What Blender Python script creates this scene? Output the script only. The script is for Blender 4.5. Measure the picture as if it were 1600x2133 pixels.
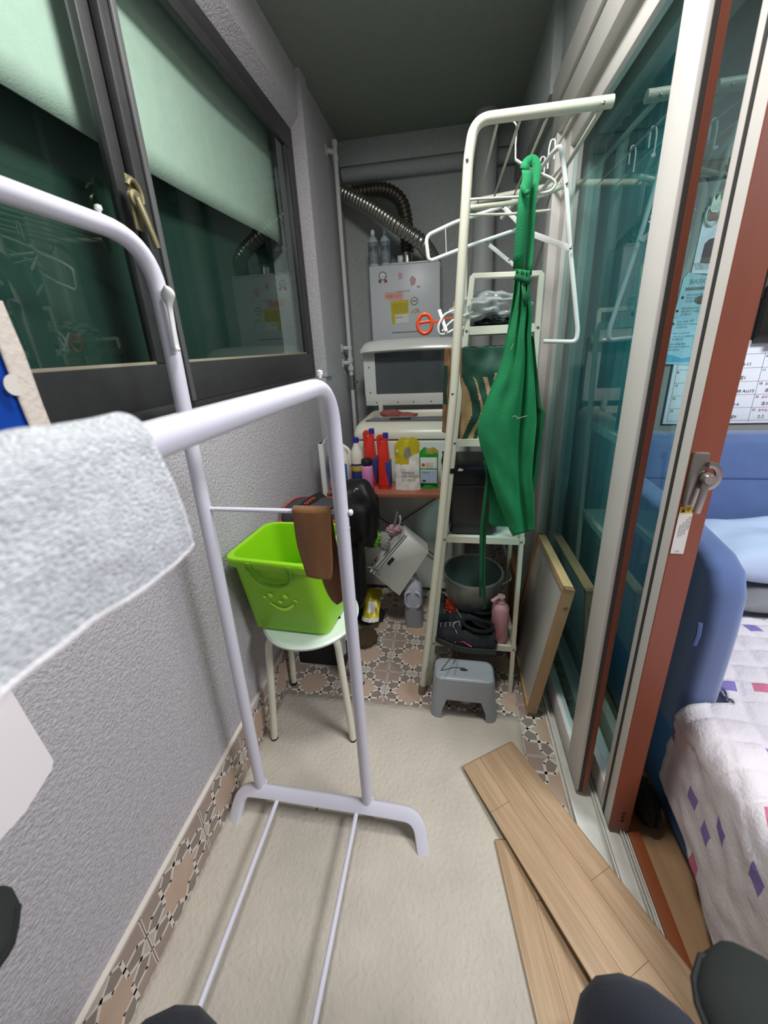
import bpy, bmesh, math, random
from mathutils import Vector, Matrix, noise
random.seed(7)
S = bpy.context.scene
for o in list(bpy.data.objects): bpy.data.objects.remove(o)
COL = S.collection
# ------------------------------------------------------------------ camera
F_PX, YAW, PITCH, ROLL, CX, CY, CAMZ = 781.3, .1726, .3238, .0479, 805.7, 983.8, 1.3
ca, sa, cb, sb, cc, sc = math.cos(YAW), math.sin(YAW), math.cos(PITCH), math.sin(PITCH), math.cos(ROLL), math.sin(ROLL)
fwd = Vector((-sa*cb, ca*cb, -sb)); r0 = Vector((ca, sa, 0)); d0 = fwd.cross(r0)
R_ = cc*r0 + sc*d0; D_ = -sc*r0 + cc*d0
CAM = Vector((0, 0, CAMZ))
cam = bpy.data.cameras.new('camera'); co = bpy.data.objects.new('camera', cam); COL.objects.link(co)
m = Matrix((R_, -D_, -fwd)).transposed().to_4x4(); m.translation = CAM; co.matrix_world = m
cam.sensor_fit = 'HORIZONTAL'; cam.sensor_width = 36; cam.lens = F_PX/1600*36
cam.shift_x = -(CX-800)/1600; cam.shift_y = (CY-1066.5)/1600
cam.clip_start = .01; cam.clip_end = 50
cam.dof.use_dof = True; cam.dof.focus_distance = 1.2; cam.dof.aperture_fstop = 5.0
S.camera = co
# ------------------------------------------------------------------ world, lights, exposure
S.view_settings.view_transform = 'Standard'; S.view_settings.look = 'None'
S.view_settings.gamma = 1; S.view_settings.use_curve_mapping = False; S.view_settings.exposure = 0.75
w = bpy.data.worlds.new('night'); S.world = w; w.use_nodes = True
w.node_tree.nodes['Background'].inputs[0].default_value = (.03, .05, .05, 1); w.node_tree.nodes['Background'].inputs[1].default_value = .35
def area(name, loc, size, power, col, rot=(0, 0, 0), shape='SQUARE', sy=None):
    l = bpy.data.lights.new(name, 'AREA'); l.energy = power; l.color = col; l.size = size; l.shape = shape
    if sy: l.shape = 'RECTANGLE'; l.size_y = sy
    o = bpy.data.objects.new(name, l); o.location = loc; o.rotation_euler = rot; COL.objects.link(o); return o
area('bedroom_ceiling_lamp', (1.55, .15, 2.22), .7, 34, (.93, .96, 1.0))
area('balcony_ceiling_lamp', (-.08, .75, 2.31), .32, 11, (1.0, .985, .95), shape='DISK')

# ------------------------------------------------------------------ helpers
def ray(px, py):
    return R_*((px-CX)/F_PX) + D_*((py-CY)/F_PX) + fwd
def P(px, py, x=None, y=None, z=None):
    "world point seen at a pixel of the photograph, on the plane x=, y= or z="
    d = ray(px, py)
    t = (x-CAM.x)/d.x if x is not None else ((y-CAM.y)/d.y if y is not None else (z-CAM.z)/d.z)
    return CAM + d*t
def lin(c):
    if isinstance(c, str): c = tuple(int(c[i:i+2], 16)/255 for i in (0, 2, 4))
    return tuple((v/12.92 if v <= .04045 else ((v+.055)/1.055)**2.4) for v in c[:3]) + (1,)
MATS = {}
def mat(name, color='808080', rough=.5, metal=0., bump=0., bscale=100., vary=0., vscale=20., coat=0., trans=0., stretch=None, emit=None, alpha=1., sheen=0., detail=4., spec=.5, color2=None, ior=1.45):
    if name in MATS: return MATS[name]
    mt = bpy.data.materials.new(name); mt.use_nodes = True; n = mt.node_tree.nodes; l = mt.node_tree.links
    b = n['Principled BSDF']; c = lin(color)
    b.inputs['Base Color'].default_value = c; b.inputs['Roughness'].default_value = rough; b.inputs['Metallic'].default_value = metal
    b.inputs['Coat Weight'].default_value = coat; b.inputs['Transmission Weight'].default_value = trans
    b.inputs['Alpha'].default_value = alpha; b.inputs['Sheen Weight'].default_value = sheen; b.inputs['IOR'].default_value = ior
    b.inputs['Specular IOR Level'].default_value = spec
    if emit: b.inputs['Emission Color'].default_value = lin(emit[0]); b.inputs['Emission Strength'].default_value = emit[1]
    tc = n.new('ShaderNodeTexCoord'); mp = n.new('ShaderNodeMapping'); l.new(tc.outputs['Object'], mp.inputs[0])
    if stretch: mp.inputs['Scale'].default_value = stretch
    if vary or color2:
        nz = n.new('ShaderNodeTexNoise'); nz.inputs['Scale'].default_value = vscale; nz.inputs['Detail'].default_value = detail; l.new(mp.outputs[0], nz.inputs[0])
        mx = n.new('ShaderNodeMix'); mx.data_type = 'RGBA'
        cr = n.new('ShaderNodeMapRange'); cr.inputs[1].default_value = .3; cr.inputs[2].default_value = .7; l.new(nz.outputs[0], cr.inputs[0]); l.new(cr.outputs[0], mx.inputs['Factor'])
        if color2: mx.inputs['A'].default_value = c; mx.inputs['B'].default_value = lin(color2)
        else:
            mx.inputs['A'].default_value = tuple(v*(1-vary) for v in c[:3])+(1,); mx.inputs['B'].default_value = tuple(min(1, v*(1+vary)) for v in c[:3])+(1,)
        l.new(mx.outputs['Result'], b.inputs['Base Color'])
    if bump:
        nz = n.new('ShaderNodeTexNoise'); nz.inputs['Scale'].default_value = bscale; nz.inputs['Detail'].default_value = 3; l.new(mp.outputs[0], nz.inputs[0])
        bp = n.new('ShaderNodeBump'); bp.inputs['Strength'].default_value = bump; bp.inputs['Distance'].default_value = .004
        l.new(nz.outputs[0], bp.inputs['Height']); l.new(bp.outputs[0], b.inputs['Normal'])
    MATS[name] = mt; return mt
def glass(name, tint, boost=1.0, ior=1.5):
    mt = bpy.data.materials.new(name); mt.use_nodes = True; n = mt.node_tree.nodes; l = mt.node_tree.links; n.clear()
    out = n.new('ShaderNodeOutputMaterial'); tr = n.new('ShaderNodeBsdfTransparent'); gl = n.new('ShaderNodeBsdfGlossy'); mx = n.new('ShaderNodeMixShader')
    lw = n.new('ShaderNodeLayerWeight'); lw.inputs[0].default_value = .5
    pw = n.new('ShaderNodeMath'); pw.operation = 'POWER'; pw.inputs[1].default_value = 4.0; l.new(lw.outputs['Facing'], pw.inputs[0])
    fr = n.new('ShaderNodeMath'); fr.operation = 'MULTIPLY_ADD'; fr.inputs[1].default_value = .9; fr.inputs[2].default_value = .045; l.new(pw.outputs[0], fr.inputs[0])
    mm = n.new('ShaderNodeMath'); mm.operation = 'MULTIPLY'; mm.use_clamp = True; mm.inputs[1].default_value = boost
    tr.inputs[0].default_value = lin(tint); gl.inputs['Roughness'].default_value = .004; gl.inputs[0].default_value = (.88, .96, .95, 1)
    l.new(fr.outputs[0], mm.inputs[0]); l.new(mm.outputs[0], mx.inputs[0]); l.new(tr.outputs[0], mx.inputs[1]); l.new(gl.outputs[0], mx.inputs[2]); l.new(mx.outputs[0], out.inputs[0])
    MATS[name] = mt; return mt

class MB:
    def __init__(s): s.v = []; s.f = []; s.m = []; s.mats = []; s.sm = []
    def mi(s, mt):
        if mt not in s.mats: s.mats.append(mt)
        return s.mats.index(mt)
    def add(s, vs, fs, mt=None, smooth=True, M=None):
        k = len(s.v); i = s.mi(mt)
        for v in vs:
            v = Vector(v); s.v.append(M @ v if M else v)
        for f in fs: s.f.append([a+k for a in f]); s.m.append(i); s.sm.append(smooth)
        return s
    def box(s, a, b, mt=None, bev=0., M=None, seg=2):
        a = Vector(a); b = Vector(b); lo = Vector([min(p, q) for p, q in zip(a, b)]); hi = Vector([max(p, q) for p, q in zip(a, b)])
        bm = bmesh.new(); bmesh.ops.create_cube(bm, size=1)
        for v in bm.verts: v.co = Vector([(lo[i]+hi[i])/2 + v.co[i]*(hi[i]-lo[i]) for i in range(3)])
        if bev > 0: bmesh.ops.bevel(bm, geom=bm.edges[:], offset=min(bev, min(hi-lo)*.49), segments=seg, affect='EDGES', profile=.5)
        s.bm(bm, mt, smooth=bev > 0, M=M); return s
    def bm(s, bm, mt=None, smooth=True, M=None):
        bm.verts.index_update(); s.add([v.co.copy() for v in bm.verts], [[v.index for v in f.verts] for f in bm.faces], mt, smooth, M); bm.free(); return s
    def tube(s, pts, r, n=12, mt=None, cap=True, flat=None, closed=False):
        "sweep a round (or flat=(w,h)) section along pts; r number or list"
        pts = [Vector(p) for p in pts]; N = len(pts); rs = r if isinstance(r, (list, tuple)) else [r]*N
        tang = []
        for i in range(N):
            a = pts[(i-1) % N if closed else max(i-1, 0)]; b = pts[(i+1) % N if closed else min(i+1, N-1)]
            tang.append((b-a).normalized() if (b-a).length > 1e-9 else Vector((0, 0, 1)))
        up = Vector((0, 0, 1)) if abs(tang[0].z) < .9 else Vector((0, 1, 0))
        u = (up - tang[0]*up.dot(tang[0])).normalized(); vs = []
        for i in range(N):
            if i: u = (u - tang[i]*u.dot(tang[i])); u = u.normalized() if u.length > 1e-6 else Vector((1, 0, 0))
            w_ = tang[i].cross(u)
            for k in range(n):
                if flat:
                    q = 2*math.pi*(k+.5)/n; cx_, sx_ = math.cos(q), math.sin(q)
                    e = .35; px_ = abs(cx_)**e*(1 if cx_ > 0 else -1)*flat[0]/2; py_ = abs(sx_)**e*(1 if sx_ > 0 else -1)*flat[1]/2
                    vs.append(pts[i] + w_*px_ + u*py_)
                else:
                    q = 2*math.pi*k/n; vs.append(pts[i] + (w_*math.cos(q) + u*math.sin(q))*rs[i])
        fs = []
        for i in range(N if closed else N-1):
            for k in range(n):
                j = (i+1) % N; fs.append([i*n+k, i*n+(k+1) % n, j*n+(k+1) % n, j*n+k])
        if cap and not closed: fs.append(list(range(n))[::-1]); fs.append([(N-1)*n+k for k in range(n)])
        return s.add(vs, fs, mt)
    def lathe(s, prof, c=(0, 0, 0), n=32, mt=None, M=None, sx=1., sy=1.):
        c = Vector(c); vs = []; 
        for (r, z) in prof:
            for k in range(n):
                q = 2*math.pi*k/n; vs.append(c + Vector((r*math.cos(q)*sx, r*math.sin(q)*sy, z)))
        fs = []
        for i in range(len(prof)-1):
            for k in range(n): fs.append([i*n+k, i*n+(k+1) % n, (i+1)*n+(k+1) % n, (i+1)*n+k])
        if prof[0][0] > 1e-5: fs.append(list(range(n))[::-1])
        if prof[-1][0] > 1e-5: fs.append([(len(prof)-1)*n+k for k in range(n)])
        return s.add(vs, fs, mt, M=M)
    def grid(s, fn, nu, nv, mt=None, M=None, close_u=False):
        vs = [fn(i/nu, j/nv) for j in range(nv+1) for i in range(nu+1)]
        fs = [[j*(nu+1)+i, j*(nu+1)+i+1, (j+1)*(nu+1)+i+1, (j+1)*(nu+1)+i] for j in range(nv) for i in range(nu)]
        return s.add(vs, fs, mt, M=M)
    def prism(s, poly, ax, a, b, mt=None, M=None, smooth=False):
        "extrude 2D polygon along axis ax from a to b; poly coords are the other two axes in order"
        def mk(p, t):
            q = list(p); q.insert(ax, t); return Vector(q)
        n = len(poly); vs = [mk(p, a) for p in poly]+[mk(p, b) for p in poly]
        fs = [[i, (i+1) % n, n+(i+1) % n, n+i] for i in range(n)]+[list(range(n))[::-1], list(range(n, 2*n))]
        return s.add(vs, fs, mt, smooth=smooth, M=M)
    def ball(s, c, r, mt=None, sc_=(1, 1, 1), n=16, M=None):
        bm = bmesh.new(); bmesh.ops.create_uvsphere(bm, u_segments=n, v_segments=max(6, n//2), radius=1)
        for v in bm.verts: v.co = Vector((v.co.x*sc_[0]*r, v.co.y*sc_[1]*r, v.co.z*sc_[2]*r)) + Vector(c)
        return s.bm(bm, mt, M=M)
    def build(s, name, mt, parent=None, **kw):
        me = bpy.data.meshes.new(name)
        root = parent
        while root is not None and root.parent is not None: root = root.parent
        if root is not None: off = Vector(root.location)
        else:
            xs = [v.x for v in s.v]; ys = [v.y for v in s.v]; zs = [v.z for v in s.v]
            off = Vector(((min(xs)+max(xs))/2, (min(ys)+max(ys))/2, min(zs)))
        me.from_pydata([v-off for v in s.v], [], s.f)
        for q in s.mats: me.materials.append(mt if q is None else q)
        for p, i, sm in zip(me.polygons, s.m, s.sm): p.material_index = i; p.use_smooth = sm
        bm = bmesh.new(); bm.from_mesh(me); bmesh.ops.recalc_face_normals(bm, faces=bm.faces); bm.to_mesh(me); bm.free()
        me.set_sharp_from_angle(angle=math.radians(kw.get('sharp', 42)))
        o = bpy.data.objects.new(name, me); COL.objects.link(o)
        if parent is not None: o.parent = parent
        else: o.location = off
        if kw.get('solid'):
            md = o.modifiers.new('solidify', 'SOLIDIFY'); md.thickness = kw['solid']; md.offset = kw.get('soff', 0)
        if kw.get('sub'):
            md = o.modifiers.new('sub', 'SUBSURF'); md.levels = kw['sub']; md.render_levels = kw['sub']
        if kw.get('label'): o['label'] = kw['label']
        if kw.get('cat'): o['category'] = kw['cat']
        if kw.get('group'): o['group'] = kw['group']
        if kw.get('kind'): o['kind'] = kw['kind']
        return o
def thing(name, label, cat, loc, group=None):
    o = bpy.data.objects.new(name, None); o.empty_display_size = .05; COL.objects.link(o); o.location = loc; o['label'] = label; o['category'] = cat
    if group: o['group'] = group
    return o
def struct(name, mb, mt, parent=None, **kw):
    if parent is None: kw['kind'] = 'structure'
    return mb.build(name, mt, parent, **kw)
def arc(pts, r, n=6):
    "round the corners of a polyline"
    pts = [Vector(p) for p in pts]; out = [pts[0]]
    for i in range(1, len(pts)-1):
        a, b, c = pts[i-1], pts[i], pts[i+1]; ri = r[i-1] if isinstance(r, (list, tuple)) else r
        d1 = (a-b); d2 = (c-b); k = min(ri, d1.length*.49, d2.length*.49); p = b+d1.normalized()*k; q = b+d2.normalized()*k
        for j in range(n+1):
            t = j/n; out.append(p*(1-t)**2 + b*2*t*(1-t) + q*t*t)
    out.append(pts[-1]); return out
def text_mb(body, size, origin, ux, uy, mt, depth=.0002, extr=0.0, align='LEFT', shear=0, space=1.0, width=None):
    "flat text mesh placed with its baseline start at origin, along ux, up uy"
    cu = bpy.data.curves.new('t', 'FONT'); cu.body = body; cu.size = size; cu.align_x = align; cu.shear = shear; cu.space_character = space; cu.resolution_u = 3
    if extr: cu.extrude = extr
    ob = bpy.data.objects.new('t', cu); COL.objects.link(ob)
    dg = bpy.context.evaluated_depsgraph_get(); dg.update(); me = bpy.data.meshes.new_from_object(ob.evaluated_get(dg))
    ux = Vector(ux).normalized(); uy = Vector(uy).normalized(); nn = ux.cross(uy); o = Vector(origin)
    xs = [v.co.x for v in me.vertices] or [0]; k = 1
    if width and max(xs)-min(xs) > 1e-6: k = width/(max(xs)-min(xs))
    vs = [o+ux*(v.co.x*k)+uy*v.co.y+nn*(v.co.z+depth) for v in me.vertices]; fs = [list(p.vertices) for p in me.polygons]
    bpy.data.objects.remove(ob); bpy.data.curves.remove(cu); bpy.data.meshes.remove(me)
    mb = MB(); mb.add(vs, fs, mt, smooth=False); return mb
def quad(mb, o, ux, uy, w_, h_, mt, d=0.0):
    ux = Vector(ux).normalized(); uy = Vector(uy).normalized(); nn = ux.cross(uy); o = Vector(o)+nn*d
    mb.add([o, o+ux*w_, o+ux*w_+uy*h_, o+uy*h_], [[0, 1, 2, 3]], mt, smooth=False)
def nz(x, y=0, z=0): return noise.noise(Vector((x, y, z)))
X, Y, Z = Vector((1, 0, 0)), Vector((0, 1, 0)), Vector((0, 0, 1))

# ------------------------------------------------------------------ materials of the place
M_wall = mat('wall_plaster', 'bab6bb', .95, bump=1.0, bscale=170, vary=.13, vscale=130)
M_wall2 = mat('wall_paint', 'aeb2b2', .9, bump=.5, bscale=90, vary=.06, vscale=60)
M_ceil = mat('ceiling_paint', '8b9288', .95, bump=.4, bscale=60, vary=.04, vscale=30)
M_tile_beige = mat('tile_beige', 'bfa693', .45, vary=.08, vscale=14)
M_tile_brown = mat('tile_brown', 'a18f84', .45, vary=.06, vscale=20)
M_tile_dark = mat('tile_grey', '8c8078', .45, vary=.06, vscale=20)
M_tile_light = mat('tile_light', 'bdb3aa', .45)
M_tile_line = mat('tile_line', 'dcd2c8', .5)
M_grout = mat('grout', '8a7b70', .9)
M_mat = mat('floor_mat', 'c3baad', .82, bump=1.0, bscale=85, vary=.09, vscale=7, detail=9)
M_white = mat('white_plastic', 'e6e6e4', .35)
M_frame = mat('white_pvc', 'd8d4d0', .4, vary=.02, vscale=8)
M_rack = mat('lavender_white_steel', 'd9d7e4', .35)
M_cream = mat('cream_steel', 'dedcca', .38)
M_brown = mat('brown_laminate', '8c4a36', .45, vary=.05, vscale=30, stretch=(1, 1, .1))
M_alu = mat('dark_aluminium', '3b3c3d', .45, metal=.2, vary=.1, vscale=40)
M_black = mat('black_rubber', '15161a', .6)
M_screw = mat('screw_metal', '8a8a86', .35, metal=.9)
M_chrome = mat('steel', 'b5b5b0', .3, metal=1.)
G_win = glass('window_glass', 'dceae3', 1.2)
G_door = glass('door_glass', 'c6e6e4', 1.3)

# ------------------------------------------------------------------ tile pattern
L1 = [(0, .36), (.105, .265), (.27, .268), (.41, .265), (.5, .115)]
L2 = [(b, a) for a, b in L1]
def tiles(mb, o, ux, uy, w_, h_, u0, u1, v0, v1, gx, gy):
    "pattern over rectangle [u0,u1]x[v0,v1] (metres from o along ux,uy); tile grid w_ x h_ with a corner at (gx,gy)"
    ux = Vector(ux); uy = Vector(uy); nn = ux.cross(uy); o = Vector(o)
    def clip(poly):
        for ax, lim, sg in ((0, u0, 1), (0, u1, -1), (1, v0, 1), (1, v1, -1)):
            out = []
            for i in range(len(poly)):
                a = poly[i-1]; b = poly[i]; da = (a[ax]-lim)*sg; db = (b[ax]-lim)*sg
                if (da >= 0) != (db >= 0):
                    t = da/(da-db); out.append((a[0]+(b[0]-a[0])*t, a[1]+(b[1]-a[1])*t))
                if db >= 0: out.append(b)
            poly = out
            if len(poly) < 3: return None
        return poly
    def put(poly, mt, d):
        p = clip(poly)
        if p: mb.add([o+ux*a+uy*b+nn*d for a, b in p], [list(range(len(p)))], mt, smooth=False)
    put([(u0, v0), (u1, v0), (u1, v1), (u0, v1)], M_grout, 0)
    i0 = math.floor((u0-gx)/w_); i1 = math.ceil((u1-gx)/w_); j0 = math.floor((v0-gy)/h_); j1 = math.ceil((v1-gy)/h_)
    g = .0012
    for i in range(i0, i1):
        for j in range(j0, j1):
            for fx in (0, 1):
                for fy in (0, 1):
                    def T(p):
                        a = p[0] if fx == 0 else 1-p[0]; b = p[1] if fy == 0 else 1-p[1]
                        a = min(max(a, g/w_*1.2), 1-g/w_*1.2); b = min(max(b, g/h_*1.2), 1-g/h_*1.2)
                        return (gx+(i+a)*w_, gy+(j+b)*h_)
                    put([T(p) for p in [(0, 0), (.5, 0), (.5, .5), (0, .5)]], M_tile_beige, .0003)
                    put([T(p) for p in [(0, 0), (.36, 0), (.265, .105), (.268, .268), (.105, .265), (0, .36)]], M_tile_brown, .0005)
                    h1 = [(0, .36), (.105, .265), (.268, .268), (.265, .41), (.115, .5)]
                    put([T(p) for p in h1], M_tile_dark, .0005); put([T((b, a)) for a, b in h1], M_tile_dark, .0005)
                    put([T(p) for p in [(0, .36), (.115, .5), (0, .5)]], M_tile_light, .0005); put([T((b, a)) for a, b in [(0, .36), (.115, .5), (0, .5)]], M_tile_light, .0005)
                    segs = list(zip(L1[:-1], L1[1:]))+list(zip(L2[:-1], L2[1:]))+[((0, .36), (.115, .5)), ((.36, 0), (.5, .115))]
                    for a, b in segs:
                        a = Vector(a); b = Vector(b); d = (b-a).normalized(); q = Vector((-d.y, d.x))*.022; a = a-d*.01; b = b+d*.01
                        put([T(a+q), T(b+q), T(b-q), T(a-q)], M_tile_line, .0008)
                    put([T((0, 0)), T((.5, 0)), T((.5, .018)), T((0, .018))], M_tile_line, .0007)
                    put([T((0, 0)), T((.018, 0)), T((.018, .5)), T((0, .5))], M_tile_line, .0007)

# ------------------------------------------------------------------ room shell
YB = 2.45; CZ = 2.35; YN = -1.3
fl = MB(); fl.box((-.72, YN, -.12), (.36, YB, -.001), M_grout)
tiles(fl, (0, 0, 0), X, Y, .2, .178, -.65, .257, 1.0, YB, -.245, 1.209)
tiles(fl, (0, 0, 0), X, Y, .2, .186, .257, .36, YN, YB, .257, .93)
struct('floor', fl, None)
# vinyl mat on the near floor
mb = MB()
def matfn(u, v):
    x = -.648+(.905)*u; y = YN+.02+(1.06-YN-.02)*v
    return Vector((x, y, .006+.0015*nz(x*3, y*2)))
mb.grid(matfn, 40, 90)
mb.build('floor_mat', M_mat, solid=.004, soff=-1, label='cream vinyl mat covering the near balcony floor up to the patterned tiles', cat='floor mat')
# left wall: below the window, then the projecting column beyond it
wl = MB(); wl.box((-.80, YN, 0), (-.65, 1.83, 1.172)); wl.box((-.80, YN, 2.16), (-.65, 1.83, CZ)); wl.box((-.80, 1.83, 0), (-.60, YB+.1, CZ))
wl.prism([(-.65, 1.172), (-.59, 1.172), (-.59, CZ), (-.65, CZ)], 1, 1.826, 1.9)
wl.prism([(-.80, 2.16), (-.65, 2.16), (-.61, 2.20), (-.61, CZ), (-.80, CZ)], 1, YN, 1.87)
struct('wall_left', wl, M_wall)
bb = MB(); bb.box((-.65, YN, 0), (-.641, 1.83, .176), M_grout)
tiles(bb, (-.640, 0, 0), Y, Z, .2, .18, YN, 1.83, 0.0, .178, .555, -.004)
bb.box((-.65, YN, .177), (-.639, 1.83, .183), M_tile_line)
struct('baseboard_left', bb, None)
wb = MB(); wb.box((-.80, YB, 0), (.60, YB+.12, CZ)); wb.box((-.60, YB-.05, 2.235), (.40, YB+.01, CZ), bev=.004)
wb.tube([(-.59, YB-.03, 2.20), (.38, YB-.03, 2.20)], .035, 16)
struct('wall_back', wb, M_wall2)
wn = MB(); wn.box((-.80, YN-.1, 0), (.60, YN, CZ)); struct('wall_near', wn, M_wall2)
ce = MB(); ce.box((-.80, YN-.1, CZ), (.36, YB+.12, CZ+.1)); struct('ceiling', ce, M_ceil)
wr = MB(); wr.box((.38, 1.70, 0), (.60, YB+.02, CZ)); wr.box((.36, YN-.1, 2.11), (.56, 1.75, CZ+.1)); wr.box((.33, 1.70, 2.09), (.60, YB+.02, CZ+.02), bev=.004)
struct('wall_right', wr, M_wall2)
# bedroom shell
M_rwall = mat('bedroom_wallpaper', '8f8d8a', .9, bump=.2, bscale=200)
M_rceil = mat('bedroom_ceiling', 'e4e2de', .9)
rb = MB(); rb.box((.5, 1.64, -.02), (3.3, 1.78, 2.5)); struct('wall_bedroom_back', rb, M_rwall)
rb = MB(); rb.box((3.2, -2.2, -.02), (3.3, 1.7, 2.5)); struct('wall_bedroom_side', rb, M_rwall)
rb = MB(); rb.box((.36, -2.3, -.02), (3.3, -2.2, 2.5)); struct('wall_bedroom_near', rb, M_rwall)
rb = MB(); rb.box((.56, -2.3, 2.25), (3.3, 1.7, 2.35)); struct('ceiling_bedroom', rb, M_rceil)
M_lam = mat('bedroom_laminate', 'b08a66', .45, vary=.12, vscale=30, stretch=(1, .12, 1))
rb = MB(); rb.box((.52, -2.3, -.1), (3.3, 1.7, .0)); struct('floor_bedroom', rb, M_lam)

# ------------------------------------------------------------------ window on the left
win = thing('window_1', 'dark aluminium sliding window', 'window', (-.68, .7, 1.172)); del win['label'], win['category']; win['kind'] = 'structure'
fr = MB(); xa, xb = -.70, -.648
fr.box((xa, YN, 1.172), (xb, 1.826, 1.19), bev=.003)          # sill line
fr.box((xa, YN, 2.105), (xb, 1.826, 2.160), bev=.003)
fr.box((xa, 1.78, 1.19), (xb, 1.826, 2.105), bev=.003)
fr.build('window_frame', M_alu, win)
def sash(y0, y1, x0, x1, name, gl_y0=None, mid=None):
    s = MB(); bt = 1.285; tp = 2.075
    s.box((x0, y0, 1.188), (x1, y1, bt), bev=.003); s.box((x0, y0, tp), (x1, y1, 2.11), bev=.003)
    s.box((x0, y0, bt), (x1, y0+.045, tp), bev=.004); s.box((x0, y1-.05, bt), (x1, y1, tp), bev=.004)
    s.box((x0+.008, y0+.03, bt-.002), (x1-.004, y1-.03, bt+.006), mat('dust_line', '9b9480', .8))
    o = s.build(name, M_alu, win)
    g = MB(); xm = (x0+x1)/2; quad(g, (xm, y0+.04, bt-.004), Y, Z, y1-y0-.085, tp-bt+.008, G_win); g.build('pane', G_win, o); return o
s1 = sash(-.45, .862, -.690, -.668, 'window_sash'); s2 = sash(.842, 1.786, -.666, -.646, 'window_sash')
r = MB(); r.box((-.646, .868, 1.19), (-.638, .884, 2.10), bev=.003); r.build('stile_ridge', mat('grey_aluminium', '6a6b6c', .4, metal=.3), s2)
sash(-1.28, -.43, -.666, -.646, 'window_sash')
# crescent lock
lk = MB(); M_br = mat('old_brass', '8f8768', .45, metal=.6, vary=.15, vscale=60)
pc = P(284, 430, x=-.64)
lk.box((-.646, pc.y-.012, pc.z-.045), (-.640, pc.y+.010, pc.z+.055), bev=.004)
lk.lathe([(.0, 0), (.016, 0), (.016, .008), (.011, .010), (.010, .014), (0, .014)], (0, 0, 0), 20, M=Matrix.Translation((-.640, pc.y-.004, pc.z+.012)) @ Matrix.Rotation(math.pi/2, 4, 'Y'))
lk.tube([(-.632, pc.y-.004, pc.z+.012), (-.626, pc.y+.0, pc.z-.02), (-.622, pc.y+.006, pc.z-.05), (-.620, pc.y+.012, pc.z-.075)], [.008, .008, .007, .006], 10)
lk.tube([Vector((-.634, pc.y-.004+.018*math.cos(a), pc.z+.018+.026*math.sin(a))) for a in [i*math.pi*1.0/10-.5 for i in range(11)]], .005, 8)
lk.build('window_lock', M_br, s2)
# white sheet hung outside behind the upper half of the glass
sh = MB()
def shf(u, v):
    y = -1.2+3.0*u; z = 1.738+(2.2-1.738)*v; return Vector((-.735+.006*math.sin(y*9+1.5*math.sin(y*3)), y, z+(.006*math.sin(y*5) if v == 0 else 0)))
sh.grid(shf, 60, 8)
sh.build('window_blind', mat('blind_cloth', 'e9f0ea', .9, vary=.04, vscale=25, bump=.2, bscale=300), solid=.002, label='pale cloth blind hanging behind the upper half of the dark window', cat='blind')
out = MB(); out.box((-.802, YN, 1.16), (-.798, 1.83, 2.17)); struct('night_backdrop', out, mat('night_screen', '24443d', .8))  # backdrop panel, the night darkness behind the glass put into its colour

# ------------------------------------------------------------------ sliding door on the right
door = thing('door_1', '', '', (.43, .6, 0)); del door['label'], door['category']; door['kind'] = 'structure'
d = MB(); d.box((.350, YN, 1.950), (.500, 1.70, 2.11), bev=.003); d.box((.350, 1.625, 0.0), (.500, 1.705, 1.96), bev=.003); d.box((.340, YN, 2.03), (.352, 1.705, 2.115), bev=.003)
d.build('door_frame', M_frame, door)
d = MB(); d.box((.352, YN, -.02), (.490, 1.66, .004)); 
for xx, hh, ww in ((.358, .024, .006), (.424, .022, .004), (.432, .016, .010), (.470, .020, .003), (.477, .020, .003), (.486, .012, .006)):
    d.box((xx, YN, 0), (xx+ww, 1.64, hh), bev=.0012)
d.box((.436, YN, .003), (.462, .74, .012), bev=.002)
d.build('door_track', mat('dirty_white_pvc', 'd9d8d0', .5, vary=.07, vscale=25), door)
d = MB(); d.box((.489, YN, -.02), (.522, 1.66, .018), bev=.004); d.build('door_sill', mat('orange_brown_wood', '8f4d2b', .4, vary=.12, vscale=40, stretch=(1, .1, 1)), door)
def dsash(x0, x1, y0, y1, yst, name, brown):
    s = MB(); s.box((x0, y0, .022), (x1, yst, 1.955), bev=.003); s.box((x0, 1.56, .022), (x1, y1, 1.955), bev=.003)
    s.box((x0, yst-.002, .022), (x1, 1.562, .105), bev=.003); s.box((x0, yst-.002, 1.885), (x1, 1.562, 1.955), bev=.003)
    o = s.build(name, M_frame, door)
    b = MB(); 
    if brown: b.box((x0-.0005, y0-.003, .02), (x1+.002, y0+.0005, 1.957)); b.box((x1-.001, y0-.002, .02), (x1+.0025, yst, 1.957))
    else: b.box((x1-.011, y0-.003, .02), (x1+.002, y0+.002, 1.957)); b.box((x1-.001, y0-.002, .02), (x1+.0025, yst, 1.957))
    b.build('brown_facing', M_brown, o)
    g = MB(); xm = (x0+x1)/2; quad(g, (xm, yst-.004, .1), Y, Z, 1.569-yst, 1.79, G_door); g.build('pane', G_door, o)
    return o
sB = dsash(.380, .408, .828, 1.635, .913, 'door_sash', False)
g = MB(); g.box((.388, .826, .02), (.397, .8285, 1.955)); g.build('gasket', mat('grey_gasket', '4a4543', .7), sB)
sA = dsash(.440, .487, .745, 1.62, .807, 'door_sash', True)
g = MB(); g.box((.4385, .776, .022), (.4405, .785, 1.955)); g.build('gasket', mat('dark_gasket', '3a3a38', .8), sA)
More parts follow.
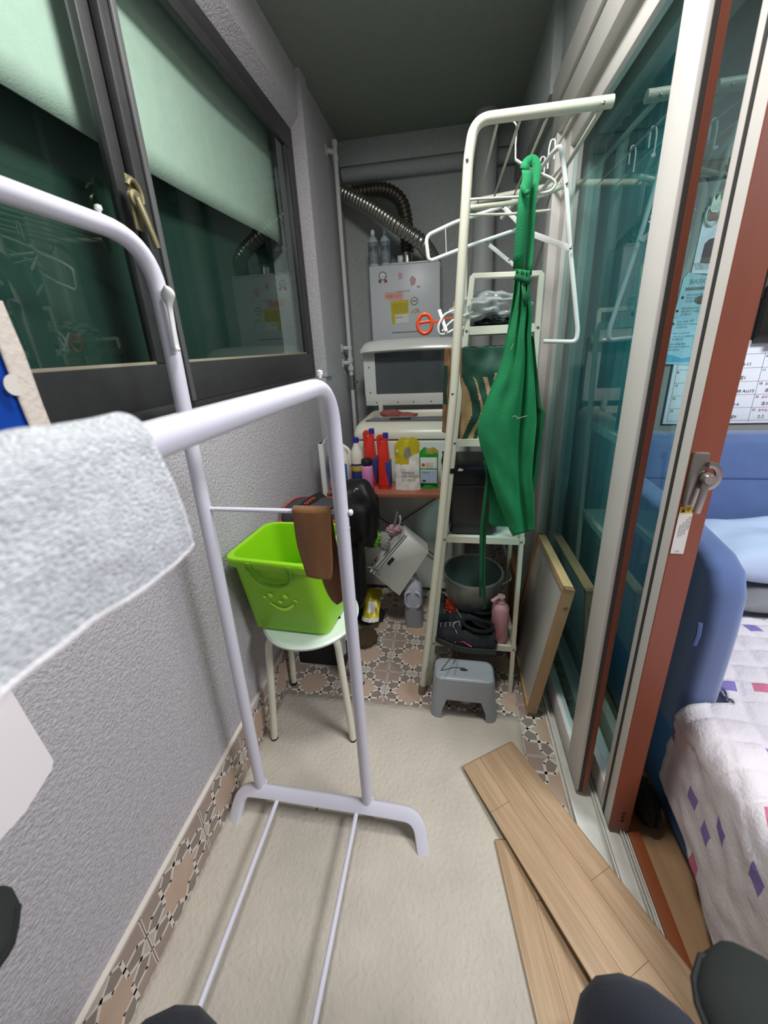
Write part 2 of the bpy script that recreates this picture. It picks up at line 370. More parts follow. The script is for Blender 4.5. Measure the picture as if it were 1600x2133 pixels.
# crescent latch on the brown edge
M_satin = mat('satin_steel', 'a39b94', .32, metal=.85)
lt = MB(); zc = 1.045; yl = .742
lt.box((.4405, yl-.010, .985), (.466, yl, 1.092), bev=.003); lt.lathe([(0, 0), (.011, 0), (.012, .004), (.009, .012), (0, .012)], n=24, M=Matrix.Translation((.466, yl-.012, zc)) @ Matrix.Rotation(math.pi/2, 4, 'X'))
lt.tube([(.466+.017*math.cos(a), yl-.014, zc+.004+.022*math.sin(a)) for a in [i*math.pi*1.15/12-math.pi*.6 for i in range(13)]], 0, 10, flat=(.007, .012))
lt.tube([(.464, yl-.018, zc), (.460, yl-.022, zc-.03), (.456, yl-.022, zc-.066)], 0, 10, flat=(.012, .006))
lt.build('door_latch', M_satin, sA)
st = MB(); quad(st, (.4405, yl-.001, .88), X, Z, .0235, .102, mat('sticker_paper', 'e6e0da', .5), .0004); quad(st, (.4405, yl-.001, .969), X, Z, .0235, .013, mat('sticker_yellow', 'e2b81e', .5), .0006)
M_ink = mat('black_ink', '1c1c1c', .6); M_inkg = mat('grey_ink', '6e6e6e', .6)
st2 = text_mb('주의', .0095, (.4515, yl-.001, .972), X, Z, M_ink, .0009); st.add(st2.v, st2.f, M_ink, smooth=False)
st.add([(.443, yl-.0021, .971), (.450, yl-.0021, .971), (.4465, yl-.0021, .980)], [[0, 1, 2]], M_ink, smooth=False)
for i, (tx, s_) in enumerate((('문을 닫을 때에는', .0035), ('손이 끼이지 않도록', .0035), ('주의하여 주십시오', .0035), ('크리센트를 확인', .0035))):
    q = text_mb(tx, .0042, (.4595-.0045*i, yl-.001, .963-.006*i), -Z, X, M_inkg, .0009); st.add(q.v, q.f, M_inkg, smooth=False)
q = text_mb('LX 하우시스'.split()[0], .005, (.449, yl-.001, .884), X, Z, M_ink, .0009); st.add(q.v, q.f, M_ink, smooth=False)
st.build('warning_sticker', None, sA, label='white sticker with yellow warning head')
sc_ = MB()
for zz in (.09, .075, .06): sc_.lathe([(0, 0), (.004, 0), (.003, .0015), (0, .0015)], n=10, M=Matrix.Translation((.468, .7415, zz)) @ Matrix.Rotation(math.pi/2, 4, 'X'))
sc_.build('screw', M_black, sA)
# ribbed teal curtain gathered behind the far end of the glass
cu = MB()
def cuf(u, v):
    y = 1.18+.42*u; return Vector((.508+.010*math.sin(u*44)+.006*nz(u*9, v*4), y, .04+1.86*v))
cu.grid(cuf, 160, 16)
M_teal = mat('teal_cloth', '7cc6cc', .9, vary=.1, vscale=40, bump=.6, bscale=160, stretch=(1, 1, 3))
_n = M_teal.node_tree.nodes; _l = M_teal.node_tree.links; _t = _n.new('ShaderNodeBsdfTranslucent'); _t.inputs[0].default_value = lin('86d0d6'); _m = _n.new('ShaderNodeMixShader'); _m.inputs[0].default_value = .65
_l.new(_n['Principled BSDF'].outputs[0], _m.inputs[1]); _l.new(_t.outputs[0], _m.inputs[2]); _l.new(_m.outputs[0], _n['Material Output'].inputs[0])
cu.build('curtain', M_teal, solid=.002, label='teal curtain gathered behind the far glass of the sliding door', cat='curtain')

# ------------------------------------------------------------------ clothes rack in front
rk = thing('clothes_rack', 'large lavender-white tube clothes rack with two rails of different height, by the left wall', 'clothes rack', (-.38, .2, 0))
YF, YR = .695, -.30
def foot(yc, s):
    f = MB(); z0 = .075
    path = arc([(-.612, yc, .0), (-.600, yc, z0-.004), (-.52, yc, z0), (-.15, yc, z0), (-.075, yc, z0-.006), (-.060, yc, .0)], [.055, .03, .03, .06], 8)
    # the ends sweep down and towards the viewer
    pts = []
    for p in path:
        k = max(0, 1-p.z/.072); pts.append(Vector((p.x, p.y-.045*k*s, p.z)))
    f.tube(pts, 0, 12, flat=(.034, .022)); return f
foot(.675, 1).build('foot', M_rack, rk); foot(YR+.01, -1).build('foot', M_rack, rk)
def frame_tube(xb0, xt, zt, r, nm):
    b = MB()
    pts = arc([(xb0, .685, .078), (xt, YF, zt-.20), (xt, YF, zt-.001), (xt, YF-.22, zt), (xt, YR+.2, zt), (xt, YR, zt), (xt, YR, zt-.2), (xb0, YR+.01, .078)], [.02, .14, .02, .02, .14, .02], 10)
    b.tube(pts, r, 18); b.build(nm, M_rack, rk)
frame_tube(-.545, -.535, 1.500, .0150, 'tube_frame')
frame_tube(-.220, -.222, 1.240, .0150, 'tube_frame')
for x_, z_, y_ in ((-.535, 1.517, .60), (-.222, 1.257, .645)):
    k = MB(); k.lathe([(.003, 0), (.003, .004), (.0055, .007), (.005, .012), (.0, .014)], (x_, y_, z_-.004), 12); k.build('knob', M_white, rk)
b = MB(); zc = P(440, 1060, y=.695).z; b.tube([(-.541, .695, zc), (-.221, .695, zc)], .0052, 12); b.ball((-.202, .695, zc), .007, sc_=(.8, 1, 1)); b.build('crossbar', M_rack, rk)
for x_ in (-.484, -.248):
    b = MB(); b.tube([(x_, .668, .066), (x_, YR+.02, .066)], .0062, 12); b.build('floor_rod', M_rack, rk)
for x_ in (-.545, -.22):
    b = MB(); b.tube([(x_, .687, .082), (x_, .687, .070)], .0175, 16); b.build('socket', M_rack, rk)
b = MB(); b.ball(P(660, 1685, y=.657), .0025); b.build('screw_hole', M_black, rk)
for x_, z_ in ((-.536, 1.144), (-.2215, .935)):
    b = MB(); b.tube([(x_, .695, z_), (x_, .695, z_+.001)], .0156, 18); b.build('joint_line', mat('joint_grey', 'a9a7b4', .5), rk)  # slightly darker grey ring where the tube sections join
# white clip on the tall post
c = MB(); p0 = P(356, 612, y=.69); p1 = P(375, 732, y=.69)
def cl(u, v):
    z = p0.z+.012-(p0.z-p1.z+.012)*v; a = 2*math.pi*u
    wd = .011*math.exp(-((v-.13)/.12)**2)+.0035+(.004*math.exp(-((v-.97)/.03)**2)); wd *= min(1, (v+.004)/.05)**.5
    return Vector((p0.x+(p1.x-p0.x)*v+wd*math.cos(a), .682+.006*math.sin(a), z))
c.grid(cl, 14, 30); c.build('plastic_clip', M_white, None, label='white spoon-shaped plastic clip on the tall post of the clothes rack', cat='clip')

# white terry towel over the near (low) rail
M_towel = mat('terry_white', 'e3e7ec', 1.0, sheen=.3)
n = M_towel.node_tree.nodes; l = M_towel.node_tree.links
tc = n.new('ShaderNodeTexCoord'); vo = n.new('ShaderNodeTexVoronoi'); mp = n.new('ShaderNodeMapping'); mp.inputs['Scale'].default_value = (1.25, .8, 1.35)
l.new(tc.outputs['Object'], mp.inputs[0]); l.new(mp.outputs[0], vo.inputs[0]); vo.inputs['Scale'].default_value = 420
bp = n.new('ShaderNodeBump'); bp.inputs['Strength'].default_value = 1.0; bp.inputs['Distance'].default_value = .0032; bp.invert = True
l.new(vo.outputs['Distance'], bp.inputs['Height']); l.new(bp.outputs[0], n['Principled BSDF'].inputs['Normal'])
tw = MB()
XR, ZR = -.222, 1.240
def towel_pt(u, v):
    # v along the rail, u: 0 = hem on the viewer's side, 1 = hem on the wall side
    la = .090; lb = .10; ar = math.pi*.019; L = la+ar+lb; s = u*L
    if s < la: x = XR+.019+.006*math.sin((la-s)*26); z = ZR+.004-(la-s); 
    elif s < la+ar: a = (s-la)/.019; x = XR+.019*math.cos(a); z = ZR+.004+.019*math.sin(a)
    else: x = XR-.019; z = ZR+.004-(s-la-ar)
    yend = .222+(.022 if s < la else 0)*((la-s)/la if s < la else 0)
    y = yend-.46*v
    if s < la:
        k = (la-s)/la
        x += k*(.012*nz(y*11, z*8)+.010*math.sin(y*19+.6)+.006*math.sin(y*43)); z += .010*k*math.sin(y*9+1.2)*(v > 0)
        z += .003*nz(y*30, 5)
    rr = .0008*nz(x*60, y*60, z*60); return Vector((x+rr, y, z+rr+.004*math.exp(-((u-.5)/.12)**2)*nz(y*22)))
tw.grid(towel_pt, 90, 120)
two = tw.build('towel', M_towel, None, solid=.007, soff=0, label='white terry towel with looped pile draped over the low rail of the clothes rack', cat='towel')
hm = MB(); hm.tube([towel_pt(0, j/60) for j in range(61)], .0042, 10); hm.build('hem', mat('hem_white', 'f1eef0', .9, bump=.5, bscale=500), two)

# blue packet with a pale sealed edge, and pale cloth, hanging on the wall side
M_blue = mat('blue_film', '0c3f9c', .35); M_pale = mat('pale_seal', 'cfc4bb', .55, bump=.4, bscale=120)
xb = -.50
def Q(px, py, x=xb): return P(px, py, x=x)
bg = MB()
pt = [Q(-4, 628), Q(18, 680), Q(42, 735), Q(62, 790), Q(80, 840), Q(104, 900)]
def bl(u, v):
    i = v*(len(pt)-1); k = min(int(i), len(pt)-2); e = pt[k].lerp(pt[k+1], i-k)
    return e + Vector((.0, -.36*(u), .0)) + Vector((.016*math.sin(math.pi*min(1, u*1.4)), 0, .02*u))
bg.grid(bl, 30, 30)
bgo = bg.build('hanging_bag', M_blue, None, solid=.004, label='deep blue bag with a pale sealed edge hanging beside the dark window', cat='bag')
eg = MB()
def be(u, v):
    q = bl(0, v); q2 = bl(.078, v); p = q.lerp(q2, u); return p+Vector((.005, 0, 0))
eg.grid(be, 6, 60); eg.build('sealed_edge', M_pale, bgo, solid=.002, label='pale beige sealed edge')
b = MB(); tp_ = bl(.5, 0); b.tube(arc([tp_+Vector((0, -.03, -.01)), Vector((-.535, tp_.y-.03, 1.519)), Vector((-.535, tp_.y+.03, 1.519)), tp_+Vector((0, .03, -.01))], .01, 4), .0025, 8); b.build('hang_loop', M_pale, bgo)
cr = MB(); ctr = bl(.085, .64)+Vector((.010, 0, 0))
cr.prism([(ctr.y+.011*math.cos(a), ctr.z+.012*math.sin(a)) for a in [math.pi*.35+i*math.pi*1.25/12 for i in range(13)]]+[(ctr.y+.004, ctr.z-.004), (ctr.y+.003, ctr.z+.003)], 0, ctr.x, ctr.x+.0008, mat('print_pale', 'd6cfc8', .5)); cr.build('printed_mark', None, bgo)
wc = MB(); xw = -.53
wp = [P(-60, 1470, x=xw), P(12, 1428, x=xw), P(58, 1505, x=xw), P(106, 1582, x=xw), P(104, 1600, x=xw), P(48, 1690, x=xw), P(-5, 1748, x=xw), P(-70, 1790, x=xw)]
wc.prism([(p.y, p.z) for p in wp], 0, xw-.004, xw+.004); 
yq = wp[0].y+.012; wc.tube([(xw, yq, wp[0].z-.03), (xw, yq, 1.30), (-.535, yq, 1.484)], 0, 8, flat=(.016, .004))
wc.build('hanging_card', mat('pale_pink_white', 'f2ebee', .6), None, label='smooth pale card hanging with one blunt corner against the left wall', cat='card')

# ------------------------------------------------------------------ stool, bucket, sock
M_mint = mat('mint_white_plastic', 'e2efe2', .3)
sx, sy = -.455, .995
st = thing('stool', 'white round stool with four tube legs under the green bucket', 'stool', (sx, sy, 0))
b = MB(); b.lathe([(0, .438), (.150, .438), (.158, .444), (.160, .452), (.154, .458), (.13, .456), (0, .455)], (sx, sy, 0), 48); 
b.build('seat', M_mint, st)
b = MB(); b.lathe([(0, 0), (.011, 0), (0, .0012)], (P(700, 1285, z=.458).x, P(700, 1285, z=.458).y, .4565), 16, sx=1.5, sy=.8); b.build('seat_hole', M_black, st)
for fx, fy in ((-.60, .875), (-.322, .905), (-.622, 1.105), (-.345, 1.14)):
    t = Vector((sx, sy, .43)).lerp(Vector((fx, fy, .43)), .80); c0 = Vector((sx, sy, .432)).lerp(Vector((fx, fy, .432)), .25)
    b = MB(); b.tube(arc([c0, t+Vector((0, 0, .0)), (fx, fy, .012)], .045, 8), .0118, 14)
    b.tube([(fx, fy, .013), (fx, fy, .0)], .0125, 14, M_black)
    b.build('leg', M_cream, st)
M_green = mat('lime_plastic', '8fd018', .38); M_green.node_tree.nodes['Principled BSDF'].inputs['Subsurface Weight'].default_value = .0
M_lime2 = mat('lime_print', 'd8ff50', .4)
rim = [P(472, 1160, z=.752), P(560, 1089, z=.752), P(722, 1092, z=.752), P(648, 1178, z=.752)]
bot = [P(530, 1308, z=.46), P(574, 1235, z=.46), P(726, 1250, z=.46), P(684, 1325, z=.46)]
bot[1] = bot[0]+(rim[1]-rim[0])*.86; bot[2] = bot[3]+(rim[2]-rim[3])*.86
def rr_loop(q, r, z, n=6, inset=0.):
    c = sum(q, Vector())/4; qq = [Vector((p.x, p.y, z)) + (Vector((c.x-p.x, c.y-p.y, 0))).normalized()*inset*1.414 for p in q]; out = []
    for i in range(4):
        a, b_, d_ = qq[i-1], qq[i], qq[(i+1) % 4]; p = b_+(a-b_).normalized()*r; e = b_+(d_-b_).normalized()*r
        for j in range(n+1): t = j/n; out.append(p*(1-t)**2+b_*2*t*(1-t)+e*t*t)
    return out
def loft(loops, mb, mt=None, cap0=True, cap1=True):
    n = len(loops[0]); vs = [v for L in loops for v in L]; fs = []
    for i in range(len(loops)-1):
        for k in range(n): fs.append([i*n+k, i*n+(k+1) % n, (i+1)*n+(k+1) % n, (i+1)*n+k])
    if cap0: fs.append(list(range(n))[::-1])
    if cap1: fs.append([(len(loops)-1)*n+k for k in range(n)])
    mb.add(vs, fs, mt); return mb
def mixq(t): return [bot[i].lerp(rim[i], t) for i in range(4)]
bk = thing('bucket', 'lime green square plastic bucket with a printed smiling face, standing on the stool', 'bucket', ((bot[0].x+bot[2].x)/2, (bot[0].y+bot[2].y)/2, .459))
b = MB(); loops = [rr_loop(mixq(0), .030, .461, inset=.006), rr_loop(mixq(.02), .032, .466), rr_loop(mixq(.5), .035, .606), rr_loop(mixq(.90), .038, .722), rr_loop(mixq(.905), .038, .723, inset=-.010), rr_loop(mixq(1), .04, .745, inset=-.012), rr_loop(mixq(1), .04, .752, inset=-.009),
    rr_loop(mixq(1), .04, .752, inset=.004), rr_loop(mixq(.97), .038, .742, inset=.006), rr_loop(mixq(.5), .034, .606, inset=.004), rr_loop(mixq(.03), .03, .470, inset=.005)]
loft(loops, b); b.build('body', M_green, bk)
def fr_pt(u, t, off=.002):  # on the front wall: u across 0..1, t height 0..1
    a = mixq(t)[0]; c = mixq(t)[3]; p = a.lerp(c, u); z = .46+t*.292; nrm = Vector(((c-a).y, -(c-a).x, 0)).normalized(); return Vector((p.x, p.y, z))+nrm*off
h = MB()
for side in (0, 1):
    if side == 0: A = [fr_pt(.28, .94, .014), fr_pt(.29, .84, .012), fr_pt(.36, .74, .011), fr_pt(.52, .70, .011), fr_pt(.68, .74, .011), fr_pt(.75, .84, .012), fr_pt(.76, .94, .014)]
    else: A = [p+(rim[1]-rim[0])+Vector((0, .024, 0)) for p in A]
    hh = MB(); hh.tube(arc(A, .03, 4), 0, 10, flat=(.008, .007)); 
    for e in (A[0], A[-1]): hh.box(e+Vector((-.008, -.004, -.010)), e+Vector((.008, .006, .012)), bev=.002)
    hh.build('handle', mat('green_plastic_dark', '5f9a10', .4), bk)
fc = MB()
def onf(u, v, off=.0016): return fr_pt(u, v, off)
def blob(u, v, ru, rv, rot=0):
    c = onf(u, v); pts_ = []
    for i in range(16):
        a = 2*math.pi*i/16; x_ = ru*math.cos(a); y_ = rv*math.sin(a); pts_.append(onf(u+x_*math.cos(rot)-y_*math.sin(rot), v+x_*math.sin(rot)+y_*math.cos(rot), .0022))
    fc.add([onf(u, v, .0026)]+pts_, [[0, i+1, (i+1) % 16+1] for i in range(16)])
fu = .0
for (px_, py_, a, b_, ro) in ((.40, .545, .030, .030, .1), (.585, .545, .032, .032, -.1), (.50, .462, .028, .022, 0), (.315, .51, .022, .018, .5), (.70, .50, .026, .016, -.3)): blob(px_, py_, a, b_, ro)
seg = [(.36, .445), (.40, .395), (.47, .362), (.54, .362), (.61, .390), (.655, .44)]
sm = []
for i in range(21):
    t = i/20; u = .355+.31*t; v = .44-.085*math.sin(math.pi*t); sm.append((u, v))
vs = []
for i, (u, v) in enumerate(sm): wdt = .017+.003*math.sin(math.pi*i/20); vs += [onf(u, v+wdt, .0022), onf(u, v-wdt, .0022)]
fc.add(vs, [[2*i, 2*i+1, 2*i+3, 2*i+2] for i in range(20)])
fc.build('smiling_face', M_lime2, bk, label='pale green printed smiling face')
# brown sock over the crossbar
M_sock = mat('brown_knit', '8a5a2b', .95, bump=.9, bscale=700, sheen=.25, vary=.08, vscale=300)
zc = P(440, 1060, y=.695).z; ys = .695
def pb(px, py, y): return P(px, py, y=y)
sk = MB()
rowsF = [(608, 690, 1062), (612, 690, 1100), (618, 692, 1140), (628, 694, 1165), (637, 693, 1196), (638, 690, 1201)]
rowsB = [(608, 690, 1062), (640, 696, 1100), (655, 703, 1140), (664, 712, 1170), (668, 718, 1200), (676, 720, 1225), (690, 718, 1250), (700, 706, 1257)]
def sheet(rows, y0, y1):
    vs = []; n = 14
    for k, (xl, xr, py) in enumerate(rows):
        y = y0+(y1-y0)*k/(len(rows)-1)
        for i in range(n+1):
            u = i/n; p = pb(xl+(xr-xl)*u, py+ (6*u if k == len(rows)-1 and y0 < ys else 0), y); p.y -= .004*math.sin(math.pi*u)+.003*nz(u*3, k*.7, y0*50); vs.append(p)
    return vs, [[k*(n+1)+i, k*(n+1)+i+1, (k+1)*(n+1)+i+1, (k+1)*(n+1)+i] for k in range(len(rows)-1) for i in range(n)]
n_ = 14; cap = []
xl = pb(608, 1062, .689).x; xr = pb(690, 1062, .689).x
vF, fF = sheet(rowsF, .686, .680); vB, fB = sheet(rowsB, .704, .712)
for j in range(1, 6):
    a = math.pi*j/6
    for i in range(n_+1): cap.append(Vector((xl+(xr-xl)*i/n_, .695-.009*math.cos(a), zc+.003+.009*math.sin(a)*.9)))
vs = list(reversed([vF[k*(n_+1):(k+1)*(n_+1)] for k in range(len(rowsF))])); vs = [v for r_ in vs for v in r_] + cap + vB
tot = len(vs)//(n_+1)
sk.add(vs, [[k*(n_+1)+i, k*(n_+1)+i+1, (k+1)*(n_+1)+i+1, (k+1)*(n_+1)+i] for k in range(tot-1) for i in range(n_)])
sk.build('sock', M_sock, None, solid=.003, sub=1, label='brown knitted sock folded over the thin crossbar above the green bucket', cat='sock')

# ------------------------------------------------------------------ loose laminate boards on the floor
M_oak = mat('oak_laminate', 'b99a78', .42, vary=.0)
n = M_oak.node_tree.nodes; l = M_oak.node_tree.links; b_ = n['Principled BSDF']
tc = n.new('ShaderNodeTexCoord'); mp = n.new('ShaderNodeMapping'); mp.inputs['Scale'].default_value = (1, .045, 1); l.new(tc.outputs['UV'], mp.inputs[0])
nn = n.new('ShaderNodeTexNoise'); nn.inputs['Scale'].default_value = 26; nn.inputs['Detail'].default_value = 8; nn.inputs['Distortion'].default_value = .6; l.new(mp.outputs[0], nn.inputs[0])
n2 = n.new('ShaderNodeTexNoise'); n2.inputs['Scale'].default_value = 150; n2.inputs['Detail'].default_value = 4; l.new(mp.outputs[0], n2.inputs[0])
ad = n.new('ShaderNodeMath'); ad.operation = 'ADD'; l.new(nn.outputs[0], ad.inputs[0]); l.new(n2.outputs[0], ad.inputs[1])
cr = n.new('ShaderNodeValToRGB'); cr.color_ramp.elements[0].position = .72; cr.color_ramp.elements[0].color = lin('b09273'); cr.color_ramp.elements[1].position = 1.25; cr.color_ramp.elements[1].position = 1.0; cr.color_ramp.elements[1].color = lin('c2a586')
hv = n.new('ShaderNodeMath'); hv.operation = 'MULTIPLY'; hv.inputs[1].default_value = .85; l.new(ad.outputs[0], hv.inputs[0]); l.new(hv.outputs[0], cr.inputs[0]); l.new(cr.outputs[0], b_.inputs['Base Color'])
M_seam = mat('board_seam', '7d6046', .6); M_core = mat('board_core', '8f7352', .8)
def board(origin, ang, W_, L_, z, seams, name, label, group, pitch=0, jy=.05):
    mb = MB(); t = .0075
    M = Matrix.Translation(Vector(origin)+Vector((0, 0, z))) @ Matrix.Rotation(ang, 4, 'Z') @ Matrix.Rotation(pitch, 4, 'X')
    mb.box((0, -L_, 0), (W_, 0, t), None, bev=.0008, M=M)
    for x_ in (W_/3, 2*W_/3):
        mb.box((x_-.0006, -L_, t-.0002), (x_+.0006, 0, t+.00015), M_seam, M=M)
    for (a, b2, yy) in seams: mb.box((a*W_/3, -yy-.0006, t-.0002), (b2*W_/3, -yy+.0006, t+.00015), M_seam, M=M)
    mb.box((.002, .0, .001), (W_-.002, .004, t*.5), M_core, M=M); mb.box((W_, -L_, .001), (W_+.003, 0, t*.5), M_core, M=M)
    o = mb.build(name, M_oak, None, label=label, cat='floor board', group=group)
    uv = o.data.uv_layers.new(name='UVMap'); Mi = M.inverted(); ol = o.location
    for lp in o.data.loops:
        q = Mi @ (o.data.vertices[lp.vertex_index].co+ol); uv.data[lp.index].uv = (q.x+origin[0]*3, q.y)
    return o
a0 = P(965, 1598, z=.02); a1 = P(1073, 1560, z=.02); an = math.atan2((a1-a0).y, (a1-a0).x)
ex = P(1420, 2021, z=.03); dirr = (Vector((a1.x, a1.y, 0))-Vector((ex.x, ex.y, 0))).normalized(); an = math.atan2(dirr.y, dirr.x)-math.pi/2
board((a0.x, a0.y, 0), an, .193, 1.18, .0150, [(0, 1, .14), (1, 2, .50), (2, 3, .36)], 'laminate_board', 'oak laminate board lying on top, slanting across the door track', 'loose oak laminate boards', pitch=-.05)
c0_ = P(1031, 1752, z=.01); c2 = P(1119, 2133, z=.01); dd = (Vector((c0_.x, c0_.y, 0))-Vector((c2.x, c2.y, 0))).normalized(); an2 = math.atan2(dd.y, dd.x)-math.pi/2
board((c0_.x, c0_.y, 0), an2, .193, 1.1, .0068, [(1, 2, .12), (0, 1, .5)], 'laminate_board', 'oak laminate board lying underneath, half covered by the slanting one', 'loose oak laminate boards')

# ------------------------------------------------------------------ bed in the bedroom
M_velvet = mat('blue_velvet', '4c6292', .75, sheen=.5, vary=.06, vscale=14)
bed = thing('bed', 'blue upholstered bed with a high headboard and a curved side wing', 'bed', (1.3, .2, 0))
b = MB(); b.box((.598, -1.6, .03), (2.3, 1.5, .30), bev=.02, seg=3); b.build('base', mat('blue_base_cloth', '4a72a2', .8, bump=.2, bscale=300), bed)
for q in ((.66, -1.4), (.66, 1.3), (2.1, -1.4), (2.1, 1.3)):
    b = MB(); b.box((q[0]-.03, q[1]-.03, 0), (q[0]+.03, q[1]+.03, .04)); b.build('leg', M_black, bed)
b = MB(); b.box((.66, 1.49, .03), (2.35, 1.61, .94), bev=.035, seg=4); 
hb = b.build('headboard', M_velvet, bed)
b = MB(); b.tube([(.70, 1.488, .78), (2.3, 1.488, .78)], .002, 6); b.build('seam', mat('dark_blue_seam', '3d5282', .8), hb)
wg = MB()
prof = [(.835, .03), (.828, .30), (.826, .62), (.832, .72), (.855, .775), (.90, .80), (1.0, .815), (1.1, .826), (1.25, .83), (1.50, .84), (1.50, .03)]
bm = bmesh.new(); vsl = []
for xx in (.60, .685): vsl.append([bm.verts.new((xx, p[0], p[1])) for p in prof])
k = len(prof)
for i in range(k): bm.faces.new([vsl[0][i], vsl[0][(i+1) % k], vsl[1][(i+1) % k], vsl[1][i]])
bm.faces.new(vsl[0][::-1]); bm.faces.new(vsl[1]); bmesh.ops.recalc_face_normals(bm, faces=bm.faces)
bmesh.ops.bevel(bm, geom=[e for e in bm.edges if abs(e.verts[0].co.x-e.verts[1].co.x) < 1e-5], offset=.028, segments=4, affect='EDGES', profile=.5, clamp_overlap=True)
wg.bm(bm); wgo = wg.build('side_wing', M_velvet, bed, sharp=80)
b = MB(); b.tube([P(1459, 1298, y=.818), P(1455, 1322, y=.814), P(1446, 1344, y=.818)], 0, 8, flat=(.010, .004)); b.build('fabric_tag', mat('blue_tag', '4a5f8c', .8), wgo)
b = MB(); b.box((.70, -1.55, .28), (2.25, 1.48, .395), bev=.03, seg=3); b.build('mattress', mat('mattress_cloth', 'cfccd2', .8), bed)
# quilt
M_quilt = mat('quilt_cloth', 'e9e2e6', .95, bump=.5, bscale=120)
n = M_quilt.node_tree.nodes; l = M_quilt.node_tree.links; b_ = n['Principled BSDF']
tc = n.new('ShaderNodeTexCoord'); sp = n.new('ShaderNodeSeparateXYZ'); l.new(tc.outputs['UV'], sp.inputs[0])
def mth(op, *a):
    q = n.new('ShaderNodeMath'); q.operation = op
    for i, v in enumerate(a):
        if isinstance(v, (int, float)): q.inputs[i].default_value = v
        else: l.new(v, q.inputs[i])
    return q.outputs[0]
fx = mth('FLOOR', mth('MULTIPLY', sp.outputs[0], 1/.038)); fy = mth('FLOOR', mth('MULTIPLY', sp.outputs[1], 1/.03))
cb = n.new('ShaderNodeCombineXYZ'); l.new(fx, cb.inputs[0]); l.new(fy, cb.inputs[1])
wnz = n.new('ShaderNodeTexWhiteNoise'); wnz.noise_dimensions = '3D'; l.new(cb.outputs[0], wnz.inputs['Vector'])
ms = mth('GREATER_THAN', wnz.outputs['Value'], .915); ms2 = mth('GREATER_THAN', wnz.outputs['Value'], .955)
m1 = n.new('ShaderNodeMix'); m1.data_type = 'RGBA'; m1.inputs['A'].default_value = lin('bf6f86'); m1.inputs['B'].default_value = lin('7e72ae'); l.new(ms2, m1.inputs['Factor'])
m2 = n.new('ShaderNodeMix'); m2.data_type = 'RGBA'; l.new(ms, m2.inputs['Factor']); m2.inputs['A'].default_value = lin('d2cbd0'); l.new(m1.outputs['Result'], m2.inputs['B']); l.new(m2.outputs['Result'], b_.inputs['Base Color'])
ql = MB(); NU, NV = 90, 170; y0q, y1q = -1.5, 1.16
def qpt(s, y):
    "s: distance from the hem across the bed; hem hangs on the balcony side"
    hang = min(.34, max(.16, .185+.35*(.86-y)))+.008*math.sin(y*17)
    r = .05
    if s < hang: x = .582-.006*math.sin(y*13+1)-.006*(1-s/hang); z = .405-r-(hang-s); 
    elif s < hang+r*1.57: a = (s-hang)/r; x = .582+r*(1-math.cos(a)); z = .405-r+r*math.sin(a)
    else: x = .582+r+(s-hang-r*1.57); z = .405
    if y > .812: # tucked inside the side wing
        k = min(1, (y-.812)/.012); lim = .582+.125*k
        if x < lim: z = z+(.405-z)*k; x = lim
    return x, z
def qf(u, v):
    s = 1.75*(u**1.15); y = y0q+(y1q-y0q)*v
    x, z = qpt(s, y); cu_ = abs(math.sin(math.pi*(s/.076+.05*nz(y*9))))**.28; cv_ = abs(math.sin(math.pi*(y/.06+.25*nz(s*8, 3))))**.35
    puff = .010*min(cu_, cv_)+.007*nz(x*7, y*7)+.003*nz(x*25, y*25)
    return Vector((x-(.006*nz(y*22, z*22) if s < .3 else 0), y, z+puff))
NU, NV = 240, 420
ql.grid(qf, NU, NV)
qo = ql.build('quilt', M_quilt, None, solid=.006, soff=1, sharp=180, label='white quilt with scattered pink and purple squares spread over the blue bed', cat='quilt')
uv = qo.data.uv_layers.new(name='UVMap')
for lp in qo.data.loops:
    i = lp.vertex_index; u = (i % (NU+1))/NU; v = (i//(NU+1))/NV; uv.data[lp.index].uv = (1.75*u**1.15+10, (y0q+(y1q-y0q)*v)+10)
# grey flat cushion and pale blue pillow
def pillow(nm, x0, x1, y0, y1, z0, th, mt, label, cat, tilt=0):
    mb = MB(); nn_ = 36
    for sgn in (1, -1):
        def pf(u, v):
            a = (2*u-1); b2 = (2*v-1); e = max(0, (1-a**6))**.5*max(0, (1-b2**6))**.5
            return Vector((x0+(x1-x0)*u, y0+(y1-y0)*v, z0+th/2+sgn*th/2*e*(1+.25*nz(u*4, v*4, th*9))+tilt*v+.012*nz(u*9, v*3, 2)*e))
        mb.grid(pf, nn_, nn_)
    bm = bmesh.new(); me = bpy.data.meshes.new('t'); me.from_pydata(mb.v, [], mb.f); bm.from_mesh(me); bmesh.ops.remove_doubles(bm, verts=bm.verts, dist=.0008); q = MB(); q.bm(bm)
    return q.build(nm, mt, None, label=label, cat=cat, sharp=180)
pillow('cushion', .93, 1.65, 1.165, 1.475, .408, .075, mat('grey_velvet', '77777a', .85, sheen=.5, bump=.4, bscale=40), 'grey flat cushion lying at the head of the bed under the pale blue pillow', 'cushion')
pillow('pillow', .87, 1.62, 1.20, 1.475, .492, .14, mat('pale_blue_cotton', 'b2bfd9', .9, bump=.35, bscale=22), 'pale blue pillow against the blue headboard', 'pillow', tilt=.02)
